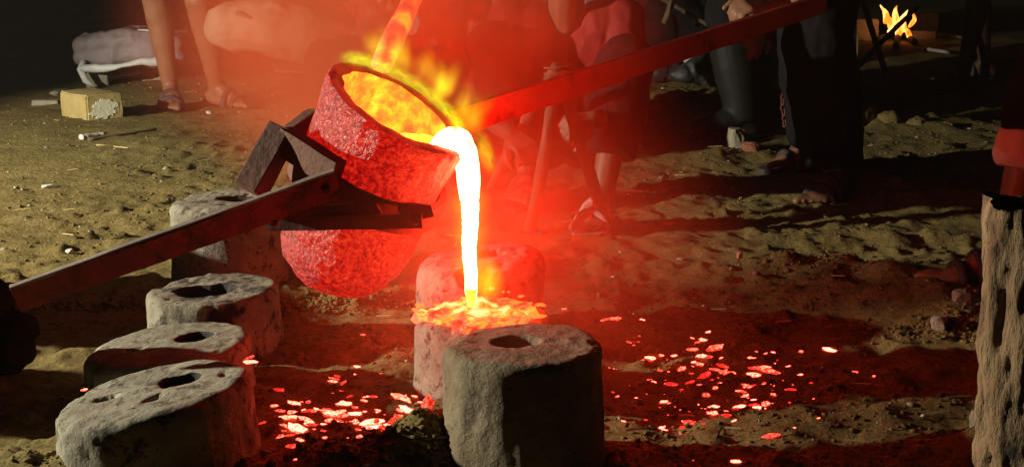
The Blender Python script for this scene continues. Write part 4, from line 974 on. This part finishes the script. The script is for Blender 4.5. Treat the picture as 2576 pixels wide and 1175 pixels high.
heap('dark_heap', 'upper dark bundle with sticks above the long bar', 'tarpaulin', 1740, 10, 8.8, [(-.25, .1, 0, .14), (0, .1, .05, .16), (.25, .1, .05, .16), (.45, .1, 0, .14)], 'maroon_cloth', .03, 5, 10, .016)
pole(P(1640, -20, 8.0), P(1790, 70, 8.1), .014, .012, 'stick', None, 'dry_stick', seed=4); tag(bpy.data.objects['dry_stick'], 'thin dry stick slanting over the dark tarpaulin', 'stick')
o = pole(P(1700, -25, 7.9), P(1668, 60, 7.9), .02, .015, 'stick', None, 'flat_stick', seed=6); tag(o, 'short stick above the dark tarpaulin bundle', 'stick')
mb = MB(); mb.bar(P(1598, -30, 7.6), P(1592, 42, 7.6), .006, .02, (1, 0, 0), 5); mb.noise(.004, 12, 2); o = mb.build('yellow_strap', MAT['yellow_strap'], None, False); tag(o, 'short yellow strap hanging above the long bar', 'strap')
c = P(1695, 150, 7.4); pk = thing('snack_packet', c, 'torn red and white packet lying on the black bags', 'packet')
for (dx, mt, nm) in ((-.05, 'packet_red', 'printed_side'), (.055, 'paper', 'white_side')):
    VV = []; FF = []; nn = 7
    for j in range(nn):
        for i in range(nn): u, v_ = i / 6 - .5, j / 6 - .5; VV.append(c + Vector((dx + u * .105, v_ * .05, .02 + v_ * .05 + .012 * vnoise([[u * 6 + dx * 90, v_ * 6, 2]], 4)[0])))
    FF = [(j * nn + i, j * nn + i + 1, (j + 1) * nn + i + 1, (j + 1) * nn + i) for j in range(nn - 1) for i in range(nn - 1)]
    o = mk(nm, VV, FF, MAT[mt], pk); mm = o.modifiers.new('t', 'SOLIDIFY'); mm.thickness = .004
# chain
ch = thing('chain', G(1970, 330), 'rusty iron chain hanging down from the far bar end', 'chain')
ct, cb = P(1965, 20, 4.9), P(1972, 318, 4.9); nl = 22
def link_mesh(L, w_, r):
    mb = MB(); pts = [Vector((w_ * math.cos(a), 0, L * math.sin(a) * (1.0))) for a in np.linspace(0, 2 * PI, 17)]
    V = []; m_ = 16
    for k in range(m_):
        t = (pts[(k + 1) % m_] - pts[k - 1]).normalized(); nrm = Vector((0, 1, 0)); b3 = t.cross(nrm)
        for j in range(6): a = 2 * PI * j / 6; V.append(pts[k] + nrm * r * math.cos(a) + b3 * r * math.sin(a))
    F = [(k * 6 + j, k * 6 + (j + 1) % 6, ((k + 1) % m_) * 6 + (j + 1) % 6, ((k + 1) % m_) * 6 + j) for k in range(m_) for j in range(6)]
    me = bpy.data.meshes.new('chain_link'); me.from_pydata(V, [], F); me.materials.append(MAT['iron']); return me
lm = link_mesh((ct - cb).length / nl * .68, .0075, .0028)
for k in range(nl):
    o = bpy.data.objects.new('chain_link', lm); COL.objects.link(o); put(o, ch); o.location = ct.lerp(cb, (k + .5) / nl) + Vector((.003 * math.sin(k), 0, 0)); o.rotation_euler = (0, random.uniform(-.1, .1), (k % 2) * PI / 2 + .4)
    o.matrix_parent_inverse = ch.matrix_basis.inverted()
# broken block by the boot
def rock(name, label, cat, px, py, r, mat, seed, st=(1, 1, .8), group=None, z=0.0):
    g = G(px, py); bm = bmesh.new(); bmesh.ops.create_icosphere(bm, subdivisions=3, radius=1); co = np.array([tuple(v.co) for v in bm.verts])
    q = fbm(co * 1.3 + seed * 3.3, 3, seed); co = co * (1 + .28 * q)[:, None]; co = np.clip(co, -.78, .78) * np.array(st) * r
    me = bpy.data.meshes.new(name); bm.to_mesh(me); bm.free(); me.vertices.foreach_set('co', co.ravel()); me.update(); me.materials.append(MAT[mat])
    o = bpy.data.objects.new(name, me); COL.objects.link(o); o.location = (g.x, g.y, gh(g.x, g.y) + r * st[2] * .45 + z); o.rotation_euler = (0, 0, seed * 1.3); return tag(o, label, cat, group)
rock('broken_block', 'broken pale block lying against the toe of the boot', 'block', 1850, 385, .06, 'stone', 52, (.8, .6, 1.05))
rock('broken_brick', 'small red brick piece lying right of the pale block', 'brick', 1888, 390, .04, 'brick_red', 53, (1, .8, .8))
rock('stone', 'dark stone on the earth just left of the boot shaft', 'stone', 1770, 318, .035, 'stone', 3)
rock('stone', 'small pale pebble with shadow in the right ground ridge', 'stone', 1860, 655, .014, 'brick_red', 5, (.6, .6, 1))
rock('stone', 'rounded stone in front of the sandalled foot', 'stone', 2415, 806, .022, 'stone', 6, (1, 1, 1))
rock('stone', 'brown stone left of the one before the sandalled foot', 'stone', 2362, 838, .02, 'stone', 8, (1, 1, .9))
rock('stone', 'stone on the mound below the hanging chain', 'stone', 2010, 300, .07, 'stone', 9)
rock('stone', 'dark stone beside the hanging chain on the left', 'stone', 1940, 262, .06, 'stone', 12)
rock('stone', 'pale pebble at the left under the near bar', 'stone', 175, 636, .012, 'paper', 14)
rock('stone', 'white chip lying alone on the left earth', 'stone', 122, 488, .014, 'paper', 15, (1.6, .8, .4))
rock('stone', 'white crumb in front of the sandals at the back left', 'stone', 525, 285, .02, 'paper', 16, (.7, .7, 1))
rock('stone', 'small stone left of the yellow brick', 'stone', 115, 262, .05, 'stone', 17, (1.6, .8, .4))
rock('stone', 'flat stone farther left of the yellow brick', 'stone', 150, 236, .05, 'stone', 18, (1.8, .8, .35))
rock('stone', 'small white stone right of the black trousers', 'stone', 2010, 402, .02, 'paper', 19, (1.4, .8, .6))
rock('stone', 'stone in the lower right corner by the log', 'stone', 2462, 1150, .022, 'stone', 21, (.8, .8, 1.2))
rock('stone', 'pale stone at the lower left corner', 'stone', 265, 1165, .02, 'stone_pale', 22)
# sticks at the left
o = pole(gp(222, 360, .006), gp(395, 335, .008), .008, .005, 'stick', None, 'dry_stick', bend=.003, seed=2); tag(o, 'dry twig with pale frayed end in front of the yellow brick', 'twig')
o = pole(gp(205, 358, .008), gp(262, 350, .01), .014, .008, 'paper', None, 'white_splinter', bend=.003, seed=3); tag(o, 'white split splinter at the end of the twig', 'splinter')
o = pole(gp(245, 372, .006), gp(322, 383, .006), .004, .003, 'straw', None, 'straw', bend=.003, seed=5); tag(o, 'single straw below the twig on the left earth', 'straw')

# ------------------------------------------------------------------ campfire and stand at the back right
st_ = thing('pole_stand', G(2180, 270), 'stand of thin dark poles with a slanting brown stick near the fire', 'stand')
pole(gp(2138, 240, -.01), P(2152, -60, G(2138, 240).y), .016, .015, 'dark_pole', st_, 'upright', seed=1)
pole(gp(2256, 272, -.01), P(2162, -40, 6.6), .015, .013, 'stick', st_, 'slanting_stick', seed=2)
pole(P(2160, 165, 6.7), P(2310, 20, 7.6), .014, .012, 'dark_pole', st_, 'brace', seed=3)
fire_c = G(2262, 112); fz = gh(fire_c.x, fire_c.y)
for i, (x, y, sz, rz, mt, lb) in enumerate([(2325, 92, (.16, .14, .17), 12, 'stone', 'pale stone standing right of the campfire'), (2170, 105, (.2, .12, .09), 5, 'stone_pale', 'lower pale brick left of the campfire'), (2320, 108, (.18, .1, .06), -8, 'stone', 'low flat stone in front right of the campfire')]):
    g = G(x, y); block('hearth_stone', lb, 'stone', x, y, g.y + .05, sz, R(rz), mt, 30 + i)
g = G(2170, 105); o = block('hearth_stone', 'upper pale brick stacked left of the campfire', 'stone', 2175, 105, g.y + .06, (.18, .11, .08), R(-8), 'stone_pale', 35); o.location.z += .087
o = block('hearth_stone', 'yellowish block beside the dark stand pole', 'stone', 2120, 125, 8.8, (.16, .12, .2), R(15), 'fire_brick', 36)
for i, (x0, y0, x1, y1) in enumerate([(2200, 115, 2290, 92), (2300, 118, 2240, 90), (2250, 128, 2268, 84)]):
    a, b_ = G(x0, y0), G(x1, y1); o = pole(a + Vector((0, 0, .03)), b_ + Vector((0, 0, .09)), .022, .018, 'charcoal', None, 'burning_log', seed=i); tag(o, ['charred log pointing left out of the campfire', 'charred log pointing right out of the campfire', 'charred log pointing at the camera in the campfire'][i], 'log')
# flames: pointed tongues of fire
MAT['flame'] = glow('flame', [(0.32, (1.2, 0.1, 0.01)), (0.48, (2.6, 0.5, 0.03)), (0.64, (5, 1.9, 0.5))], 9, 1.0, 3, bump=0, stretch=(1, 1, .5))
fl = thing('campfire_flames', (fire_c.x, fire_c.y, fz), 'small campfire of yellow and red flames at the back right', 'fire')
for i, (x, yb, yt, wd) in enumerate([(2225, 62, 12, .03), (2232, 70, 30, .026), (2255, 75, 16, .034), (2275, 80, 25, .03), (2265, 100, 60, .03), (2245, 90, 55, .022), (2290, 70, 30, .02), (2283, 96, 62, .022)]):
    b0, t0 = P(x, yb, fire_c.y - .02 + .02 * (i % 3)), P(x + random.uniform(-12, 12), yt, fire_c.y + .02 * (i % 2))
    mb = MB(); pts = []; rr = []
    for k in range(12):
        t = k / 11; pts.append(b0.lerp(t0, t) + Vector((.018 * math.sin(4 * t + i), .012 * math.cos(5 * t + i), 0))); rr.append(max(wd * (math.sin(PI * min(1, t * .9 + .1)) ** .8) * (1 - .55 * t), .001))
    mb.tube(pts, rr, 12); mb.noise(.006, 22, i); mb.build('flame', MAT['flame'], fl)
# scraps round the fire
o = pole(gp(2330, 130, .02), gp(2390, 145, .03), .014, .01, 'stone_pale', None, 'curved_scrap', bend=.02, seed=4); tag(o, 'pale curved scrap lying right of the campfire', 'scrap')
rock('leaf_scrap', 'pale leaf-shaped scrap lying left of the dark sandal', 'scrap', 2312, 208, .095, 'stone', 41, (1, .5, .28))
for i, (x0, y0, x1, y1, lb) in enumerate([(2330, 70, 2400, 85, 'short stick behind the dark leg'), (2440, 150, 2560, 165, 'long dark stick lying at the back right'), (2330, 95, 2430, 112, 'pale stick right of the hearth stones')]):
    o = pole(gp(x0, y0, .02), gp(x1, y1, .02), .014, .011, 'stick', None, 'dry_stick', seed=i + 7); tag(o, lb, 'stick')
heap('earth_clod_heap', 'dark clods of earth heaped below the slanting stick', 'earth', 2190, 300, 5.75, [(-.15, 0, 0, .06), (-.05, .03, .02, .06), (.08, 0, -.02, .05), (.2, 0, -.05, .06), (.3, 0, -.06, .05)], 'soil', .02, 14, 12)

# ------------------------------------------------------------------ bark log at the right edge
lg = thing('bark_log', G(2560, 1250), 'upright log with rough bark in the near right corner', 'log')
lt = P(2602, 505, 1.78); rl = .058; zb = -.05; n = 110; m_ = 100; V = []
th = np.arange(n) / n * 2 * PI
for j in range(m_):
    z = zb + (lt.z - zb) * j / (m_ - 1)
    V.append(np.stack([lt.x + .004 * math.sin(z * 9) + np.cos(th) * rl, lt.y + np.sin(th) * rl, np.full(n, z)], 1))
V = np.concatenate(V); c = np.stack([V[:, 0] - lt.x, V[:, 1] - lt.y, V[:, 2]], 1)
rd = c * np.array([1, 1, 0]); rd /= np.linalg.norm(rd, axis=1)[:, None]
q = fbm(c * np.array([34, 34, 11]), 4, 3); q2 = vnoise(c * np.array([60, 60, 30]), 8)
V += rd * (0.010 * q + .004 * q2 - .016 * np.clip(-q - .35, 0, 1) - .012 * np.clip(vnoise(c * np.array([30, 30, 16]), 15) - .5, 0, 1))[:, None]
V[-n:, 2] += .01 * vnoise(c[-n:] * 30, 5)
F = [(j * n + k, j * n + (k + 1) % n, (j + 1) * n + (k + 1) % n, (j + 1) * n + k) for j in range(m_ - 1) for k in range(n)]
mk('bark', V, F, MAT['bark'], lg)
mb = MB(); mb.add([(lt.x + .85 * rl * math.cos(a), lt.y + .85 * rl * math.sin(a), lt.z - .012) for a in th] + [(lt.x, lt.y, lt.z - .03)], [(k, (k + 1) % n, n) for k in range(n)]); mb.noise(.003, 50, 2); mb.build('cut_end', MAT['charcoal'], lg)

# ------------------------------------------------------------------ the work lamp left of the picture
wk = thing('work_lamp', (LAMP.x, LAMP.y, 0), 'work lamp on a stand left of the picture', 'lamp')
mb = MB(); mb.box(LAMP + Vector((-.16, 0, 0)), (.08, .3, .22)); mb.build('housing', MAT['dark_pole'], wk, False, .01)
mb = MB(); mb.tube([(LAMP.x - .16, LAMP.y, 0.2), (LAMP.x - .16, LAMP.y, LAMP.z - .1)], .015, 10); mb.build('post', MAT['dark_pole'], wk)
for k in range(3):
    a = 2 * PI * k / 3; mb = MB(); mb.tube([(LAMP.x - .16, LAMP.y, .3), (LAMP.x - .16 + .3 * math.cos(a), LAMP.y + .3 * math.sin(a), 0)], .01, 8); mb.build('leg', MAT['dark_pole'], wk)

# ------------------------------------------------------------------ loose soil, crumbs and straw
def scatter(name, N, label, mat, size, seed, sampler):
    g = np.random.default_rng(seed); xy = sampler(g, N); hz = height(xy[:, 0], xy[:, 1]); bm = bmesh.new(); bmesh.ops.create_icosphere(bm, subdivisions=1, radius=1)
    bv = np.array([tuple(v.co) for v in bm.verts]); bf = np.array([[v.index for v in f.verts] for f in bm.faces]); bm.free()
    sz = size[0] * (size[1] / size[0]) ** (g.random(N) ** 2.2); sz = sz * (1 + .1 * xy[:, 1])
    ax = g.uniform(.6, 1.4, (N, 1, 3)) * np.array([1.2, 1, .75]); an = g.uniform(0, 6.28, N); c, s_ = np.cos(an), np.sin(an)
    Vv = bv[None] * ax * (1 + g.uniform(-.25, .25, (N, len(bv), 1))) * sz[:, None, None]
    Vx = Vv[:, :, 0] * c[:, None] - Vv[:, :, 1] * s_[:, None]; Vy = Vv[:, :, 0] * s_[:, None] + Vv[:, :, 1] * c[:, None]
    Vv = np.stack([Vx + xy[:, None, 0], Vy + xy[:, None, 1], Vv[:, :, 2] + (hz + sz * .1)[:, None]], 2).reshape(-1, 3)
    Ff = (bf[None] + (np.arange(N) * len(bv))[:, None, None]).reshape(-1, 3)
    me = bpy.data.meshes.new(name); me.vertices.add(len(Vv)); me.vertices.foreach_set('co', Vv.ravel()); me.loops.add(Ff.size); me.loops.foreach_set('vertex_index', Ff.ravel()); me.polygons.add(len(Ff))
    me.polygons.foreach_set('loop_start', np.arange(len(Ff)) * 3); me.polygons.foreach_set('loop_total', np.full(len(Ff), 3)); me.update(calc_edges=True); me.materials.append(MAT[mat])
    o = bpy.data.objects.new(name, me); COL.objects.link(o); return tag(o, label, kind='stuff')
def samp(g, N):
    out = []
    n_ = 0
    while n_ < N:
        y = 1.8 * (8.5 / 1.8) ** (g.random(N) ** 1.25); x = g.uniform(-.5, .5, N) * y * .9
        d = vnoise(np.stack([x * 2.2, y * 2.2, 0 * x], 1), 61) + .5 * vnoise(np.stack([x * 7, y * 7, 0 * x], 1), 62)
        k = g.random(N) < np.clip(.25 + d, .03, 1); out.append(np.stack([x[k], y[k]], 1)); n_ += k.sum()
    return np.concatenate(out)[:N]
scatter('soil_crumbs', 16000, 'loose crumbs of ochre soil strewn over the ground', 'soil', (.0010, .0048), 5, samp)
scatter('pebbles', 700, 'small pale pebbles and grit strewn over the earth', 'stone', (.0015, .007), 15, samp)
scatter('ash_flakes', 110, 'white flakes of ash strewn over the earth', 'paper', (.0012, .004), 25, samp)
def near_moulds(g, N):
    pts = []
    spots = [(1100, 1150, .25, .07), (1180, 1165, .2, .06), (1000, 860, .06, .08), (720, 790, .12, .02), (900, 780, .12, .03), (300, 1160, .14, .04), (420, 1150, .1, .05), (1000, 1150, .2, .06), (2380, 840, .12, .04), (2060, 690, .15, .06), (130, 780, .07, .02), (250, 780, .07, .015), (1250, 1120, .05, .05)]
    for k in range(N):
        s_ = spots[int(g.integers(len(spots)))]; c = G(s_[0], s_[1]); pts.append((c.x + g.normal() * s_[2] * .6, c.y + g.normal() * s_[3] * .8))
    return np.array(pts)
scatter('soil_clods', 5000, 'clods of broken earth heaped round the moulds', 'soil', (.0014, .0065), 9, near_moulds)
# straw litter
N = 130; g = np.random.default_rng(4); xy = samp(g, N); hz = height(xy[:, 0], xy[:, 1]); mb = MB()
for k in range(N):
    L = g.uniform(.01, .035) * (1 + .12 * xy[k, 1]); a = g.normal() * .6; x, y = xy[k]; dx, dy = math.cos(a) * L / 2, math.sin(a) * L / 2; w_ = .0011
    z = hz[k] + .005
    mb.add([(x - dx, y - dy - w_, z), (x + dx, y + dy - w_, z + .003), (x + dx, y + dy + w_, z + .003), (x - dx, y - dy + w_, z), (x - dx, y - dy, z + .002), (x + dx, y + dy, z + .005)], [(0, 1, 5, 4), (4, 5, 2, 3), (3, 2, 1, 0), (0, 4, 3), (1, 2, 5)])
o = mb.build('straw_litter', MAT['straw'], None, False); tag(o, 'bits of straw strewn over the earth', kind='stuff')

# ------------------------------------------------------------------ flame and fume volumes at the crucible, imitating lens bloom
def puff(name, c, r, mat, label, rot=None, kind='stuff'):
    bm = bmesh.new(); bmesh.ops.create_icosphere(bm, subdivisions=3, radius=1.0); me = bpy.data.meshes.new(name); bm.to_mesh(me); bm.free(); me.materials.append(mat)
    o = bpy.data.objects.new(name, me); COL.objects.link(o); o.location = c; o.scale = r
    if rot: o.rotation_euler = rot
    return tag(o, label, kind=kind)
GF = vol('green_bloom', (.5, .5, .5), 0.0, 1, 1.3, 3.2, .36, .62, emis=(0.4, 0.65, 0.01), estr=85.0)  # rim flame volumes also carry the green halo of lens bloom
GT = vol('bloom_tongue', (.5, .5, .5), 0.0, 1, 1.7, 1.3, .2, .7, emis=(0.6, 0.5, 0.01), estr=42.0)  # tongues thicken the same flame and bloom halo
FL = ['green flame and bloom glow at the far left of the crucible rim', 'green flame and bloom glow second from the left on the crucible rim', 'green flame and bloom glow at the top of the crucible rim', 'green flame and bloom glow right of the rim top', 'green flame and bloom glow halfway down the right rim', 'green flame and bloom glow low on the right rim', 'green flame and bloom glow above the pouring lip', 'green tongue of flame and bloom glow beside the falling stream']
for i, an in enumerate(np.linspace(R(140), R(2), 8)):
    c = cr(.128, an, .38); d = (cr(.134, an - .1, .385) - cr(.134, an + .1, .385)).normalized()
    if i == 7: c += Vector((.045, 0, -.03)); d = Vector((.3, 0, -1)).normalized()
    o = puff('green_bloom', c + Vector((.004, 0, .008)), (.05, .018, .02), GF, FL[i], d.to_track_quat('X', 'Z').to_euler(), None)
    tag(o, cat='flame', group='green flame and bloom glow on the crucible rim')
for k in range(22):
    an = R(random.uniform(0, 140)); c = cr(.13, an, .385) + Vector((random.uniform(0, .02), 0, .02)); L = random.uniform(.025, .06)
    d = (Vector((random.uniform(-.2, .5), 0, 1)) + (cr(.2, an, .385) - cr(.13, an, .385)) * 6).normalized()
    o = puff('green_bloom', c + d * L * .4, (L, .02, .024), GT, 'small ragged tongue of flame and bloom glow on the far rim of the crucible', d.to_track_quat('X', 'Z').to_euler(), None)
    tag(o, cat='flame', group='flame and bloom tongues on the crucible rim')
GF2 = vol('green_glow_puff', (.5, .5, .5), 0.0, 1, 1.3, 1.3, .25, .6, emis=(0.2, 0.62, 0.01), estr=80.0)  # overexposure glow put in as an emitting puff
o = puff('green_bloom', P(1226, 706, 2.5), (.036, .03, .05), GF2, 'round green overexposure glow where the stream meets the mould', None, None); tag(o, cat='flame', group='overexposure glow')
YF = vol('yellow_bloom', (.5, .5, .5), 0.0, 1, 2.0, 1.5, .2, .7, emis=(1.0, 0.28, 0.01), estr=90.0)  # emitting sheath gives the stream soft yellow bloom edges
for (t0, t1, lb) in ((.12, .5, 'yellow bloom sheath round the upper stream'), (.4, .78, 'yellow bloom sheath round the middle of the stream'), (.7, 1.05, 'yellow bloom sheath round the foot of the stream')):
    a = path[5].lerp(path[-1], (t0 + t1) / 2 - .2); L = (path[5] - path[-1]).length * (t1 - t0)
    o = puff('yellow_bloom', a, (.05, .045, L * .75), YF, lb, None, None); tag(o, cat='flame', group='bloom glow round the stream')
S1 = vol('mouth_bloom_fume', (1.0, .28, .12), 14.0, 1, 1.7, 2.0, .2, .7)  # red scatter colour makes this fume imitate lens bloom
puff('bloom_fume', P(1080, 150, 2.9), (.56, .36, .48), S1, 'fume tinted red as lens bloom rising round the crucible mouth', None)
S2 = vol('stream_bloom_fume', (1.0, .24, .1), 6.5, 1, 1.6, 1.6, .2, .7)  # bloom glow beside the stream, built as red fume
puff('bloom_fume', P(1300, 540, 3.0), (.55, .34, .42), S2, 'fume tinted red as lens bloom drifting right of the stream', None)
S3 = vol('drift_bloom_fume', (1.0, .16, .07), 6.5, 1, 1.4, 1.8, .2, .7)  # red lens bloom at upper left put in as tinted fume
puff('bloom_fume', P(830, 70, 3.0), (.5, .38, .36), S3, 'fume tinted red as lens bloom drifting left over the pale sack', None)
S4 = vol('near_bloom_fume', (1.0, .18, .08), 3.2, 1, 1.3, 1.8, .2, .7)  # added front fume lays a red bloom veil over the moulds
puff('bloom_fume', P(1340, 700, 2.28), (.42, .34, .28), S4, 'thin red veil of bloom glow added as fume in front of the crucible', None)

# haze
mb = MB(); mb.box((0, 8, 1.2), (30, 40, 4.6)); hz_ = mb.build('haze', None, None, False); tag(hz_, 'thin smoky air', kind='stuff')
m, nt, out = newmat('haze'); pv = nt.nodes.new('ShaderNodeVolumePrincipled'); nt.links.new(pv.outputs[0], out.inputs[1]); pv.inputs['Color'].default_value = (.9, .8, .75, 1); pv.inputs['Density'].default_value = .0025
hz_.data.materials.append(m)
